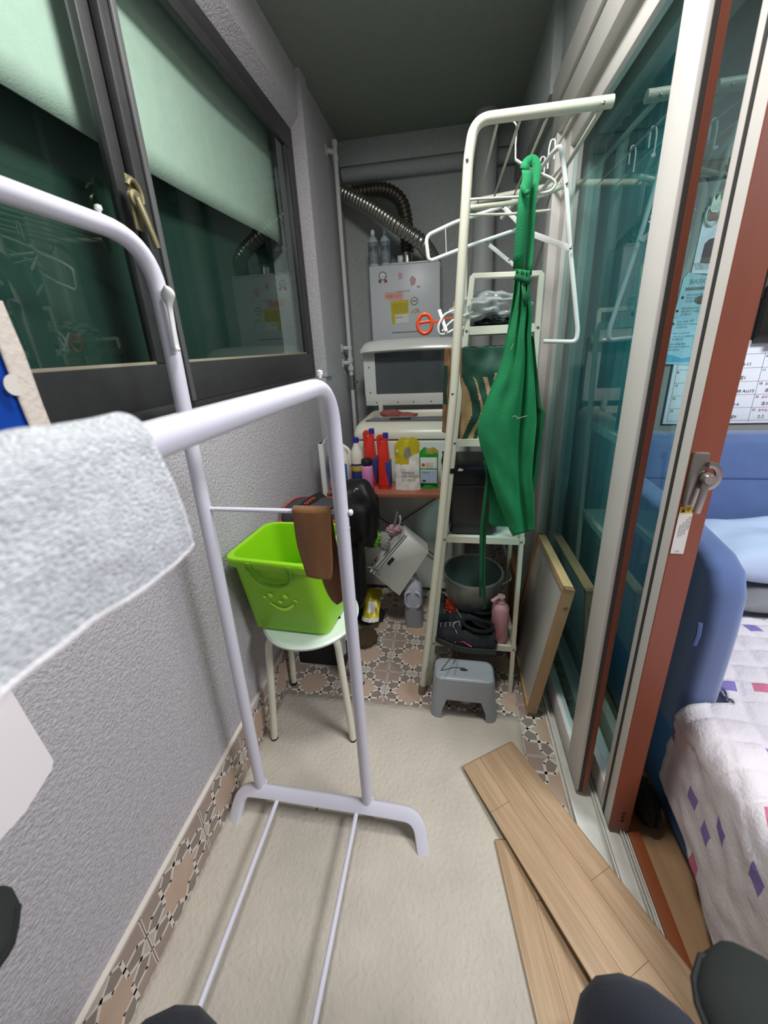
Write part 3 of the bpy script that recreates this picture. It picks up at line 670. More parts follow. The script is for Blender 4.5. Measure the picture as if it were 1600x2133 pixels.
# ------------------------------------------------------------------ bedroom wall papers
yw = 1.638
M_paper = mat('white_paper', 'e9ebf2', .6); M_paperb = mat('pale_blue_paper', 'a9d3e2', .6); M_red = mat('red_ink', 'c8504e', .6)
p0 = P(1378, 886, y=yw); 
cal = thing('whiteboard_calendar', 'white board calendar with handwritten entries on the bedroom wall above the headboard', 'calendar', (1.2, yw-.01, .955))
b = MB(); b.box((p0.x-.002, yw-.009, .955), (1.66, yw, 1.262), bev=.004); bd = b.build('board', M_paper, cal)
b = MB(); yy = yw-.0095
for i in range(9): 
    x_ = p0.x+.012+i*.094
    if x_ < 1.64: b.box((x_-.0006, yy, .962), (x_+.0006, yy+.001, 1.215), M_inkg)
for j in range(6): z_ = .968+j*.049; b.box((p0.x+.012, yy, z_-.0006), (1.64, yy+.001, z_+.0006), M_inkg)
b.build('ruled_grid', None, cal)
rr = random.Random(3)
ent = ['벌9', '2-2', '벌4', '2-4', '벌1', '9-7', '2-6', '휴3', '벌5', '2-8', '4-11', '휴7', '4B Act15', '휴11']
k_ = 0
for j in range(5):
    for i in range(8):
        x_ = p0.x+.012+i*.094; z_ = .968+j*.049
        if x_ > 1.56: continue
        q = text_mb(str((4-j)*7+i+1), .012, (x_+.003, yy, z_+.036), X, Z, M_ink, .0005)
        q.build('date_number', None, cal)
        mb = MB()
        if i >= 2:
            if i % 2: 
                t1 = text_mb('휴무일정', .011, (x_+.024, yy, z_+.034), X, Z, M_red, .0005); mb.add(t1.v, t1.f, M_red, smooth=False)
            t2 = text_mb(ent[k_ % 14], .016, (x_+.028, yy, z_+.008), X, Z, M_ink, .0005); mb.add(t2.v, t2.f, M_ink, smooth=False); k_ += 1
            mb.build('written_entry', None, cal)
def sheet_on_wall(name, label, cat, cs, mt, extra=None, th=.0012, yy=yw):
    mb = MB(); pts_ = [P(px, py, y=yy) for px, py in cs]; mb.prism([(p.x, p.z) for p in pts_], 1, yy-th, yy, mt)
    if extra: extra(mb, yy-th)
    return mb.build(name, None, None, label=label, cat=cat)
def ex1(mb, y):
    def pp(a, b): q = P(a, b, y=y-.0004); return (q.x, q.z)
    mb.prism([pp(1458, 548), pp(1490, 549), pp(1500, 505), pp(1494, 494), pp(1478, 498), pp(1468, 508)], 1, y-.0006, y, mat('photo_maroon', '5b3c43', .6))
    mb.prism([pp(1492, 492), pp(1502, 492), pp(1504, 474), pp(1494, 476)], 1, y-.0006, y, mat('photo_pink', 'd89aa8', .6))
    for i in range(3):
        a = P(1443+i*2, 553+i*5, y=y); t_ = text_mb('초대합니다 모두 오세요', .010, (a.x, y-.0002, a.z), X, Z, M_inkg, .0004); mb.add(t_.v, t_.f, M_inkg, smooth=False)
sheet_on_wall('photo_sheet', 'white sheet with a dark maroon figure hanging below the flower-shaped clip', 'poster', [(1440, 569), (1492, 571), (1513, 440), (1468, 440), (1462, 470)], mat('poster_white', 'dfe2ea', .6), ex1)
M_pb2 = mat('pale_blue_dim', '9ec3cf', .6)
def lines(mb, y, x0, z0, n_, dz, sz, txt, mt):
    for i in range(n_): t_ = text_mb(txt[i % len(txt)], sz, (x0, y-.0002, z0-i*dz), X, Z, mt, .0004); mb.add(t_.v, t_.f, mt, smooth=False)
def ex2(mb, y):
    a = P(1436, 592, y=y); lines(mb, y, a.x, a.z, 1, .02, .022, ['BASIC'], M_inkg)
    a = P(1428, 602, y=y); mb.box((a.x, y-.0005, a.z-.006), (a.x+.09, y, a.z+.004), M_inkg)
    for (px, py) in ((1422, 620), (1411, 648)):
        a = P(px, py, y=y); mb.ball((a.x, y, a.z), .005, M_ink, sc_=(1, .15, 1), n=8); lines(mb, y, a.x+.012, a.z+.004, 3, .010, .008, ['안내 사항을 확인', '하여 주시기 바랍니다', '감사합니다'], M_inkg)
    a = P(1450, 625, y=y); mb.ball((a.x+.02, y, a.z), .022, mat('brown_photo', '5a4b45', .6), sc_=(1.2, .03, .7), n=12)
sheet_on_wall('leaflet', 'upper pale blue leaflet with bullet points taped on the bedroom wall', 'leaflet', [(1402, 662), (1460, 672), (1482, 576), (1434, 568), (1424, 580)], M_pb2, ex2, th=.0022)
def ex3(mb, y):
    for (px, py) in ((1402, 675), (1394, 700), (1386, 722)):
        a = P(px, py, y=y); mb.ball((a.x, y, a.z), .005, M_ink, sc_=(1, .15, 1), n=8); lines(mb, y, a.x+.012, a.z+.004, 3, .010, .008, ['안내 사항을 확인', '하여 주시기 바랍니다', '감사합니다'], M_inkg)
    a0 = P(1381, 755, y=y); mb.prism([(a0.x, a0.z), (a0.x+.11, a0.z), (a0.x+.11, a0.z+.02), (a0.x+.06, a0.z+.012), (a0.x+.02, a0.z+.028), (a0.x+.004, a0.z+.028)], 1, y-.0008, y, mat('leaflet_blue', '5aaed0', .6))
sheet_on_wall('leaflet', 'lower pale blue leaflet with a blue wavy foot, overlapping the board calendar', 'leaflet', [(1379, 757), (1443, 762), (1462, 670), (1397, 663)], M_paperb, ex3, th=.0105)
# flower shaped clip on the wall
M_clip = mat('pale_green_plastic', 'cfd3bf', .5); q0 = P(1466, 462, y=yw); q1 = P(1508, 405, y=yw); fc2 = MB()
def rel(a, b): return (q0.x+(q1.x-q0.x)*a, q0.z+(q1.z-q0.z)*b)
fc2.prism([rel(.18, .45), rel(.30, .32), rel(.70, .30), rel(.92, .42), rel(1.0, 1.0), rel(.78, .72), rel(.62, 1.05), rel(.45, .75), rel(.25, 1.0)], 1, yw-.010, yw-.004)
fc2.tube([(q0.x+(q1.x-q0.x)*(.5+.52*math.cos(t)), yw-.007, q0.z+(q1.z-q0.z)*(.25+.45*math.sin(t))) for t in [math.pi*.75+i*math.pi*1.35/14 for i in range(15)]], .003, 8)
fc2.box((q0.x+.008, yw-.006, q0.z+.002), (q1.x-.008, yw, q0.z+.03), mat('clip_brown', '9c7a68', .6))
fc2.build('wall_clip', M_clip, None, label='pale green tulip-shaped clip on the bedroom wall', cat='clip')
b = MB(); a_ = P(1562, 716, y=yw); b.box((a_.x, yw-.03, a_.z), (a_.x+.35, yw, a_.z+.19), mat('glossy_black', '2b2926', .1), bev=.004)
b.build('wall_screen', None, None, label='dark glossy picture panel above the board calendar', cat='picture')
b = MB(); a_ = P(1592, 716, y=yw); b.box((a_.x+.0, yw-.045, a_.z-.005), (a_.x+.07, yw-.032, a_.z+.12), bev=.003); b.box((a_.x+.012, yw-.045, a_.z+.12), (a_.x+.07, yw-.032, a_.z+.15), mat('dark_green_cap', '23412c', .5), bev=.003); b.build('wall_pouch', M_white, None, label='white packet with a dark green cap at the edge of the dark panel', cat='packet')
b = MB(); a_ = P(1592, 590, y=yw); b.box((a_.x-.002, yw-.012, a_.z-.05), (a_.x+.2, yw, a_.z+.12), mat('dark_print', '4a3f3a', .5)); b.build('wall_picture', None, None, label='small dark print higher on the bedroom wall behind the brown door edge', cat='picture')
b = MB(); b.tube([(.52, 1.628, 1.80), (3.1, 1.628, 1.80)], 0, 8, flat=(.02, .05)); b.build('trim_1', mat('wall_trim', '6f6259', .6), None, kind='structure')

# ================================================================== far end of the balcony
def disc_on(mb, c, ux, uy, r, mt, d=.0, n=24, ri=None):
    c = Vector(c); ux = Vector(ux); uy = Vector(uy); nn_ = ux.cross(uy)
    o_ = [c+nn_*d+ux*r*math.cos(2*math.pi*i/n)+uy*r*math.sin(2*math.pi*i/n) for i in range(n)]
    if ri is None: mb.add(o_, [list(range(n))], mt, smooth=False)
    else:
        i_ = [c+nn_*d+ux*ri*math.cos(2*math.pi*i/n)+uy*ri*math.sin(2*math.pi*i/n) for i in range(n)]
        mb.add(o_+i_, [[k, (k+1) % n, n+(k+1) % n, n+k] for k in range(n)], mt, smooth=False)
M_sheet = mat('boiler_white', 'c4c8ce', .35)
yb = 2.26
bo = thing('boiler', 'white wall-hung gas boiler with stickers on its front', 'boiler', (-.235, 2.3, 1.18))
b = MB(); b.box((-.440, yb, 1.22), (-.052, 2.448, 1.718), bev=.008); b.build('casing', M_sheet, bo)
b = MB(); b.box((-.32, yb-.002, 1.714), (-.06, yb+.02, 1.724), bev=.002); b.build('top_lip', M_sheet, bo)
b = MB(); 
def BP(px, py): q = P(px, py, y=yb); return Vector((q.x, yb-.0006, q.z))
M_yel = mat('sticker_olive_yellow', 'c7b312', .6); M_navy = mat('navy_ink', '2b3350', .6); M_dred = mat('dark_red', '8a2f38', .6); M_pinkp = mat('faded_pink', 'c9a1a8', .6); M_stw = mat('sticker_white', 'd8d9d2', .5)
def bst(name, fn, label=None):
    mb = MB(); fn(mb); mb.build(name, None, bo, label=label)
def f1(mb):
    c = BP(797, 575); disc_on(mb, c, X, Z, .0215, M_navy, 0); disc_on(mb, c, X, Z, .0175, M_stw, .0004); t_ = text_mb('우수 제품', .008, c+Vector((-.014, 0, -.008)), X, Z, M_navy, .0008); mb.add(t_.v, t_.f, M_navy, smooth=False)
    for sg in (-1, 1): mb.prism([(c.x+sg*.008, c.z-.020), (c.x+sg*.022, c.z-.017), (c.x+sg*.026, c.z-.034), (c.x+sg*.018, c.z-.030), (c.x+sg*.010, c.z-.038)], 1, yb-.0012, yb-.0004, M_dred)
bst('rosette_sticker', f1)
def f2(mb):
    a = BP(812, 672)
    p1 = [BP(813, 629), BP(851, 624), BP(851, 653), BP(823, 656), BP(824, 674), BP(817, 675)]; mb.prism([(p.x, p.z) for p in p1], 1, yb-.0012, yb-.0004, M_yel)
    for i in range(5): t_ = text_mb('가스보일러 사용상 주의사항', .0065, BP(816, 636+i*4)+Vector((.002, 0, 0)), X, Z, mat('olive_ink', '8d7e10', .6), .0010, width=.085); mb.add(t_.v, t_.f, M_inkg, smooth=False)
bst('yellow_sticker', f2)
def f3(mb):
    p1 = [BP(822, 656), BP(851, 653), BP(852, 671), BP(824, 674)]; mb.prism([(p.x, p.z) for p in p1], 1, yb-.0010, yb-.0004, M_stw)
    t_ = text_mb('제품 보증서', .009, BP(824, 663), X, Z, M_ink, .0010); mb.add(t_.v, t_.f, M_ink, smooth=False)
bst('white_sticker', f3)
def f4(mb):
    p1 = [BP(801, 609), BP(840, 608), BP(839, 625), BP(815, 626), BP(801, 622)]; mb.prism([(p.x, p.z) for p in p1], 1, yb-.0016, yb-.0008, mat('sticker_salmon', 'd9a79f', .6))
    t_ = text_mb('사용불가 금지', .020, BP(803, 621), X, Z, M_red, .0018, width=.085); mb.add(t_.v, t_.f, M_red, smooth=False)
    t_ = text_mb('취급설명서를 꼭 읽어 주세요', .008, BP(826, 609), X, Z, M_dred, .0012, width=.075); mb.add(t_.v, t_.f, M_dred, smooth=False)
bst('red_letter_sticker', f4)
def f5(mb):
    c = BP(863, 627); disc_on(mb, c, X, Z, .0205, M_navy, 0); disc_on(mb, c, X, Z, .017, M_stw, .0004); mb.box(c+Vector((-.014, -.0012, -.002)), c+Vector((.014, 0, .002)), M_navy)
    for zz in (-.009, .009): mb.box(c+Vector((-.010, -.0012, zz-.0008)), c+Vector((.010, 0, zz+.0008)), M_inkg)
bst('round_mark', f5)
def f6(mb):
    c = BP(866, 652); cols = ['6a9a5a', 'b9b34a', 'd8a24a', 'b3564a', '7d6a9a']
    for i, q in enumerate(cols):
        a0_, a1_ = math.pi-i*math.pi/5, math.pi-(i+1)*math.pi/5; pts_ = [c+X*(r*math.cos(a))+Z*(r*math.sin(a)) for r, a in ((.022, a0_), (.022, (a0_+a1_)/2), (.022, a1_), (.018, a1_), (.018, a0_))]
        mb.add([p+Vector((0, -.0006, 0)) for p in pts_], [[0, 1, 2, 3, 4]], mat('eco_'+q, q, .6), smooth=False)
    mb.add([c+Vector((0.016*math.cos(a), -.0004, .016*math.sin(a))) for a in [i*math.pi/10 for i in range(11)]], [list(range(11))], mat('eco_cream', 'cfc79a', .6), smooth=False)
    mb.add([c+Vector((-.008, -.0008, .002)), c+Vector((.004, -.0008, .002)), c+Vector((.010, -.0008, .013)), c+Vector((.002, -.0008, .009))], [[0, 1, 2, 3]], mat('eco_gold', 'a8862e', .6), smooth=False)
bst('energy_grade_mark', f6)
def f7(mb):
    for cx_, cy_, rx, rz in ((834, 575, .013, .018), (860, 585, .017, .024), (872, 597, .010, .006)):
        c = BP(cx_, cy_); mb.add([c+Vector((rx*math.cos(a)*(1+.2*math.sin(5*a)), 0, rz*math.sin(a)*(1+.15*math.cos(3*a)))) for a in [i*math.pi/8 for i in range(16)]], [list(range(16))], M_pinkp, smooth=False)
bst('faded_mascot_patch', f7)
def f8(mb):
    a = BP(817, 693); c = BP(868, 688); mb.box((a.x, yb-.002, a.z-.002), (c.x+.02, yb+.001, a.z+.002), M_inkg)
bst('panel_slot', f8)
# ducts
M_foil = mat('foil_duct', 'a9a7a0', .28, metal=.95, bump=.3, bscale=60)
def duct(name, pts, r, label, dark=False):
    pts = arc(pts, .14, 14); 
    # resample evenly
    seg_ = [0]
    for a, c in zip(pts[:-1], pts[1:]): seg_.append(seg_[-1]+(c-a).length)
    L = seg_[-1]; n_ = int(L/.0035); out_ = []; rr_ = []; k = 0
    for i in range(n_+1):
        s_ = L*i/n_
        while k < len(seg_)-2 and seg_[k+1] < s_: k += 1
        t_ = (s_-seg_[k])/max(1e-6, seg_[k+1]-seg_[k]); out_.append(pts[k].lerp(pts[k+1], t_)); rr_.append(r*(1+.09*math.sin(s_*2*math.pi/.021)))
    mb = MB(); mb.tube(out_, rr_, 20); return mb.build(name, M_foil if not dark else mat('dark_foil', '5a554c', .35, metal=.8), None, label=label, cat='duct', sharp=180)
yd = 2.22
duct('exhaust_duct', [P(716, 396, y=2.30)+Vector((-.02, .02, .0)), P(770, 430, y=2.27), P(840, 478, y=yd-.03), P(880, 505, y=yd), P(897, 530, y=yd+.08), Vector((-.085, 2.36, 1.725))], .037, 'shiny corrugated foil duct running down across the wall to the boiler top')
duct('intake_duct', [P(735, 402, y=2.34), P(800, 392, y=2.34), P(838, 415, y=2.33), P(848, 470, y=2.31), Vector((-.235, 2.34, 1.82)), Vector((-.235, 2.34, 1.785))], .034, 'dark corrugated duct bending in an arch behind the shiny duct', dark=True)
b = MB(); b.tube([(-.235, 2.34, 1.719), (-.235, 2.34, 1.784)], .028, 20); b.tube([(-.235, 2.34, 1.719), (-.235, 2.34, 1.732)], .033, 20)
b.build('flue_collar', M_chrome, None, label='short shiny flue collar standing on the boiler top', cat='flue collar')
b = MB(); q = P(835, 535, y=2.30); b.box((q.x-.018, 2.29, 1.719), (q.x+.012, 2.32, 1.765), bev=.006); b.build('boiler_bracket', M_sheet, None, label='small white upright tab on the boiler top beside the bottles', cat='bracket')
# two detergent bottles on the boiler
M_clear = mat('cloudy_plastic', 'aebcc2', .25, vary=.1, vscale=60); M_label_b = mat('label_floral', '8f9a86', .5, color2='5d6c8c', vscale=70)
for i, (px_, lab) in enumerate(((776, 'left one of two cloudy bottles with patterned wrap on the boiler top'), (801, 'right one of two cloudy bottles with patterned wrap on the boiler top'))):
    q = P(px_+3, 540, y=2.30); t = thing('bottle', lab, 'bottle', (q.x, 2.30, 1.719), 'bottles on the boiler')
    b = MB(); b.lathe([(0, 0), (.026, 0), (.028, .006), (.028, .10), (.027, .125), (.018, .142), (.011, .150), (.010, .158)], (q.x, 2.30, 1.719), 24); b.build('body', M_clear, t)
    b = MB(); b.lathe([(.011, .155), (.011, .168), (.008, .178), (0, .180)], (q.x, 2.30, 1.719), 16); b.build('cap', M_white, t)
    b = MB(); b.lathe([(.0284, .012), (.0287, .014), (.0287, .115), (.0284, .117)], (q.x, 2.30, 1.719), 24, M_label_b); t_ = text_mb('맑은', .026, (q.x-.020, 2.2695, 1.719+.075), X, Z, M_navy, .0003); b.add(t_.v, t_.f, M_navy, smooth=False); b.build('label_wrap', None, t)
# gas pipe
gp = thing('gas_pipe', 'thin white gas pipe running down the left corner with side stubs and a valve', 'pipe', (-.575, 2.25, 0))
M_pipe = mat('painted_pipe', 'c9cbc8', .5)
b = MB(); b.tube([(-.563, 2.19, 2.262), (-.563, 2.19, .02)], .0115, 14)
for z_, r_ in ((2.25, .016), (2.19, .015), (1.30, .015), (1.235, .017), (1.19, .017)): b.tube([(-.563, 2.19, z_-.012), (-.563, 2.19, z_+.012)], r_, 14)
b.build('riser', M_pipe, gp)
for z_ in (2.215, 1.30, 1.22):
    b = MB(); b.tube([(-.563, 2.19, z_), (-.598, 2.16, z_+.0)], .012, 12); b.box((-.600, 2.145, z_-.022), (-.594, 2.175, z_+.022), bev=.002); b.build('side_stub', M_pipe, gp)
b = MB(); b.tube([(-.563, 2.19, 1.15), (-.563, 2.19, 1.07)], .017, 8); b.tube([(-.550, 2.18, 1.11), (-.530, 2.17, 1.112)], .005, 8); b.box((-.533, 2.155, 1.105), (-.525, 2.185, 1.122), bev=.002); b.build('valve', M_chrome, gp)
b = MB(); b.tube([(.172, 2.335, 0), (.172, 2.335, CZ)], .056, 28); b.tube([(.172, 2.335, 1.64), (.172, 2.335, 1.70)], .060, 28)
b.build('drain_pipe', mat('drain_pipe_paint', 'b7bab9', .5), None, label='thick white painted drain pipe from floor to ceiling in the right back corner', cat='pipe')
b = MB(); 
# washing machine
M_wm = mat('washer_enamel', 'dfe0da', .22, coat=.3); M_wm2 = mat('washer_cream', 'd6d3c4', .3)
wmx0, wmx1, wy0, wy1 = -.465, .085, 1.76, 2.225
wm = thing('washing_machine', 'white top-loading washing machine with its lid open below the boiler', 'washing machine', (-.19, 2.05, 0))
b = MB(); b.box((wmx0, wy0, .02), (wmx1, wy1, .872), bev=.02, seg=4); b.build('body', M_wm, wm)
b = MB(); q4 = [Vector((wmx0, wy0, 0)), Vector((wmx0, wy1, 0)), Vector((wmx1, wy1, 0)), Vector((wmx1, wy0, 0))]
def il(ins, z, r=.04, fy=0., by=0.):
    qq = [Vector((wmx0+ins, wy0+ins+fy, z)), Vector((wmx0+ins, wy1-ins-by, z)), Vector((wmx1-ins, wy1-ins-by, z)), Vector((wmx1-ins, wy0+ins+fy, z))]; return rr_loop(qq, r, z)
loft([il(-.004, .872), il(-.004, .895), il(.004, .922, fy=.01), il(.016, .938, fy=.03), il(.03, .944, fy=.05), il(.055, .944, fy=.145), il(.065, .925, fy=.155, by=.0), il(.075, .86, fy=.17), il(.09, .74, fy=.19)], b, None, cap0=False, cap1=True)
b.build('top_cover', M_wm2, wm)
b = MB(); pan = [P(748, 866, z=.9455), P(762, 858, z=.9455), P(905, 850, z=.9455), P(905, 868, z=.9455), P(745, 873, z=.9455)]
b.prism([(wmx0+.05, wy0+.075), (wmx0+.045, wy0+.10), (wmx0+.075, wy0+.175), (wmx1-.075, wy0+.19), (wmx1-.045, wy0+.10), (wmx1-.06, wy0+.07)], 2, .9435, .9462, bev if False else None) if False else b.prism([(wmx0+.05, wy0+.075), (wmx0+.045, wy0+.10), (wmx0+.075, wy0+.175), (wmx1-.075, wy0+.19), (wmx1-.045, wy0+.10), (wmx1-.06, wy0+.07)], 2, .9435, .9462)
b.build('control_panel', mat('smoked_panel', '4b4f55', .25), wm)
b = MB(); b.box((-.30, wy0+.105, .946), (-.19, wy0+.150, .9472)); b.build('display_window', M_black, wm)
yl_ = 2.165
def LP(px, py): q = P(px, py, y=yl_); return q
lid = MB(); zb, zt_ = .975, 1.30
x0l, x1l = -.478, .09
# frame of the raised lid: sides, bottom rail and the thick curved front edge
lid.box((x0l, yl_-.015, zb+.060), (x0l+.065, yl_+.02, zt_-.03)); lid.box((x1l-.065, yl_-.015, zb+.060), (x1l, yl_+.02, zt_-.03)); lid.box((x0l, yl_-.0155, zb), (x1l, yl_+.0205, zb+.065), bev=.006)
cp = []
for k_, (yy_, zz_) in enumerate([(yl_+.032, 1.262), (yl_+.034, 1.300), (yl_+.022, 1.322), (yl_-.01, 1.334), (yl_-.05, 1.326), (yl_-.078, 1.305), (yl_-.085, 1.275), (yl_-.078, 1.268)]): cp.append((yy_, zz_))
vs_ = []; nx_ = 24
for i in range(nx_+1):
    u = i/nx_; e_ = (1-abs(2*u-1)**8)**.5 if 0 < u < 1 else 0
    for yy_, zz_ in cp: vs_.append(Vector((x0l-.004+(x1l-x0l+.008)*u, yl_+(yy_-yl_)*(.75+.25*e_), 1.262+(zz_-1.262)*(.55+.45*e_)+.006*math.sin(math.pi*u))))
nc = len(cp)
lid.add(vs_, [[i*nc+j, i*nc+(j+1) % nc, (i+1)*nc+(j+1) % nc, (i+1)*nc+j] for i in range(nx_) for j in range(nc)]+[list(range(nc)), [nx_*nc+j for j in range(nc)][::-1]])
ldo = lid.build('lid', mat('washer_lid', 'd9dad6', .22, coat=.4), wm)
g = MB(); g.box((x0l+.06, yl_, zb+.06), (x1l-.06, yl_+.004, 1.275)); g.build('lid_window', mat('smoked_clear', '5d6568', .08, alpha=.62), ldo)
for px_ in (-.415, -.395, -.29, -.20, -.10):
    g = MB(); g.lathe([(0, 0), (.005, 0), (0, .001)], n=10, M=Matrix.Translation((px_, yl_-.0155, zb+.018)) @ Matrix.Rotation(math.pi/2, 4, 'X')); g.build('screw', M_inkg, ldo)
for px_ in (-.43,): 
    for zz in (1.05, 1.19): g = MB(); g.lathe([(0, 0), (.005, 0), (0, .001)], n=10, M=Matrix.Translation((x0l+.03, yl_-.0155, zz)) @ Matrix.Rotation(math.pi/2, 4, 'X')); g.build('screw', M_inkg, ldo)
for px_ in (-.39, -.02):
    g = MB(); g.box((px_-.012, yl_-.03, .935), (px_+.012, yl_+.005, .995), bev=.004); g.build('hinge', M_wm2, wm)
for q in ((wmx0+.05, wy0+.05), (wmx1-.05, wy0+.05), (wmx0+.05, wy1-.05), (wmx1-.05, wy1-.05)):
    g = MB(); g.lathe([(.02, 0), (.02, .025)], (q[0], q[1], 0), 12); g.build('leg', M_black, wm)
g = MB(); g.ball((-.33, 2.10, .935), .05, sc_=(1.2, .6, .5)); g.ball((-.25, 2.11, .925), .055, sc_=(1.3, .6, .35))
for v_ in g.v: v_ += Vector((.012*nz(v_.x*30, v_.y*30), 0, .012*nz(v_.x*26, v_.y*26, 3)))
g.build('red_cloth', mat('faded_red_cloth', '9a5a54', .9, vary=.2, vscale=30), None, label='faded red cloth lying in the opening of the washing machine', cat='cloth')
# shelf table with bottles
tb = thing('side_table', 'small table with brown top and white metal frame in front of the washing machine', 'table', (-.25, 1.655, 0))
ty0, ty1, tz = 1.575, 1.745, .640
b = MB(); b.box((-.57, ty0, tz), (.02, ty1, tz+.018), bev=.002); b.build('tabletop', mat('red_brown_top', '9a5f4a', .35, vary=.08, vscale=30, stretch=(.1, 1, 1)), tb)
b = MB(); b.tube([(-.575, ty0+.01, 0), (-.575, ty0+.01, .895), (-.575, ty1-.01, .895), (-.575, ty1-.01, 0)], 0, 8, flat=(.022, .022)); b.build('side_frame', M_white, tb)
for y_ in (ty0+.01, ty1-.01): b = MB(); b.box((.0, y_-.01, 0), (.02, y_+.01, tz)); b.build('leg', M_white, tb)
b = MB(); b.tube([(-.565, ty1-.008, .62), (.0, ty1-.008, .20)], .003, 6); b.tube([(-.565, ty1-.008, .20), (.0, ty1-.008, .62)], .003, 6); b.build('cross_brace', mat('dark_wire', '45474a', .5), tb)
tz += .018
M_bred = mat('red_plastic', 'd63427', .3); M_bblue = mat('blue_cap', '2f2f9a', .35)
def TX(px, y): return P(px, 1010, y=y).x
def red_bottle(px, y, lab, hand, hh, ww, grp):
    x = TX(px, y); t = thing('bottle', lab, 'bottle', (x, y, tz), grp); z1 = tz
    b = MB(); loops = []
    for (zz, w2, d2, sh) in ((0, .90, 1, 0), (.004, 1, 1, 0), (.05, 1, 1, 0), (.60, .80, .85, 0), (.72, .72, .75, 0), (.80, .52, .6, .08), (.88, .36, .5, .16), (.90, .34, .5, .18)):
        a_ = ww*w2/2; d_ = .032*d2; xo = hand*ww*sh
        loops.append(rr_loop([Vector((x-a_+xo, y-d_, 0)), Vector((x-a_+xo, y+d_, 0)), Vector((x+a_+xo, y+d_, 0)), Vector((x+a_+xo, y-d_, 0))], min(a_, d_)*.6, z1+hh*zz))
    loft(loops, b)
    if True: b.tube(arc([(x-hand*ww*.30, y+.0, z1+hh*.55), (x-hand*ww*.36, y, z1+hh*.93), (x+hand*ww*.05, y, z1+hh*.90)], .02, 5), 0, 10, flat=(.020, .020))
    b.build('body', M_bred, t)
    b = MB(); b.lathe([(.0135, 0), (.0135, .020), (.012, .024), (0, .024)], (x+hand*ww*.18, y, z1+hh*.895), 16); b.build('cap', M_bblue, t)
    b = MB(); b.box((x-ww*.40, y-.0335, z1+hh*.06), (x+ww*.44, y-.0320, z1+hh*.06+.001), M_navy); 
    b.box((x+ww*.18*hand-.004, y-.030, z1+.015), (x+hand*ww*.50, y+.028, z1+hh*.50), mat('dark_blue_label', '3b3f86', .4), bev=.004); b.build('label_wrap', None, t)
red_bottle(776, 1.70, 'red bottle with blue cap behind the pink bottle, its handle arching over', 1, .285, .062, 'red bottles with blue caps')
red_bottle(803, 1.665, 'red tall bottle with blue cap standing between the pink bottle and the silver-white pouch', 1, .270, .062, 'red bottles with blue caps')
x = TX(767, 1.61); t = thing('bottle', 'slim pink bottle with a black cap on the brown table', 'bottle', (x, 1.61, tz))
M_pk = mat('pink_plastic', 'dc8cc0', .35)
b = MB(); b.lathe([(0, 0), (.024, 0), (.0265, .004), (.0265, .118), (.024, .126), (.017, .131), (.016, .136)], (x, 1.61, tz), 28); b.build('body', M_pk, t)
b = MB(); b.lathe([(.022, .130), (.0255, .133), (.0255, .152), (.022, .157), (0, .157)], (x, 1.61, tz), 28); b.build('cap', M_black, t)
# large white handled bottle and spray style one on the left
x = TX(712, 1.64); t = thing('jug', 'big white handled jug with a blue and salmon label, leftmost on the brown table', 'jug', (x, 1.645, tz)); b = MB()
loops = [rr_loop([Vector((x-a_, 1.645-d_, 0)), Vector((x-a_, 1.645+d_, 0)), Vector((x+a_, 1.645+d_, 0)), Vector((x+a_, 1.645-d_, 0))], .02, tz+zz) for zz, a_, d_ in ((0, .045, .036), (.005, .048, .038), (.14, .048, .038), (.165, .042, .034), (.20, .028, .024), (.225, .017, .017))]
loft(loops, b); b.tube(arc([(x+.046, 1.645, tz+.12), (x+.052, 1.645, tz+.19), (x+.015, 1.645, tz+.215)], .03, 6), .009, 10); b.build('body', mat('white_hdpe', 'e9e7dc', .35), t)
b = MB(); b.lathe([(.018, 0), (.018, .022), (0, .024)], (x, 1.645, tz+.223), 18); b.build('cap', M_bblue, t)
b = MB(); b.box((x-.044, 1.605, tz+.012), (x+.044, 1.6085, tz+.135), mat('label_blue', '3f6fb5', .4), bev=.001); b.box((x-.044, 1.604, tz+.012), (x+.044, 1.607, tz+.060), mat('label_salmon', 'd98f86', .4), bev=.001)
for i, (tx, sz, c_, zz) in enumerate((('락스', .040, mat('label_pink', 'd8588e', .4), .078), ('세제', .034, M_navy, .045))):
    t_ = text_mb(tx, sz, (x-.040, 1.6035, tz+zz), X, Z, c_, .0006, shear=.2, width=.075); b.add(t_.v, t_.f, c_, smooth=False)
b.build('label_wrap', None, t)
x = TX(748, 1.705); t = thing('bottle', 'white bottle with navy and yellow label half hidden behind the pink bottle', 'bottle', (x, 1.705, tz)); b = MB()
b.lathe([(0, 0), (.030, 0), (.033, .005), (.033, .13), (.028, .17), (.014, .20), (.013, .215)], (x, 1.705, tz), 24); b.build('body', mat('white_hdpe', 'e9e7dc', .35), t)
b = MB(); b.lathe([(.015, .213), (.015, .235), (0, .237)], (x, 1.705, tz), 16); b.build('cap', M_bblue, t)
b = MB(); b.lathe([(.0335, .02), (.0338, .022), (.0338, .11), (.0335, .112)], (x, 1.705, tz), 24, mat('navy_label', '34448a', .4)); b.lathe([(.0341, .075), (.0343, .076), (.0343, .10), (.0341, .101)], (x, 1.705, tz), 24, mat('gold_label', 'c9b43a', .4)); b.build('label_wrap', None, t)
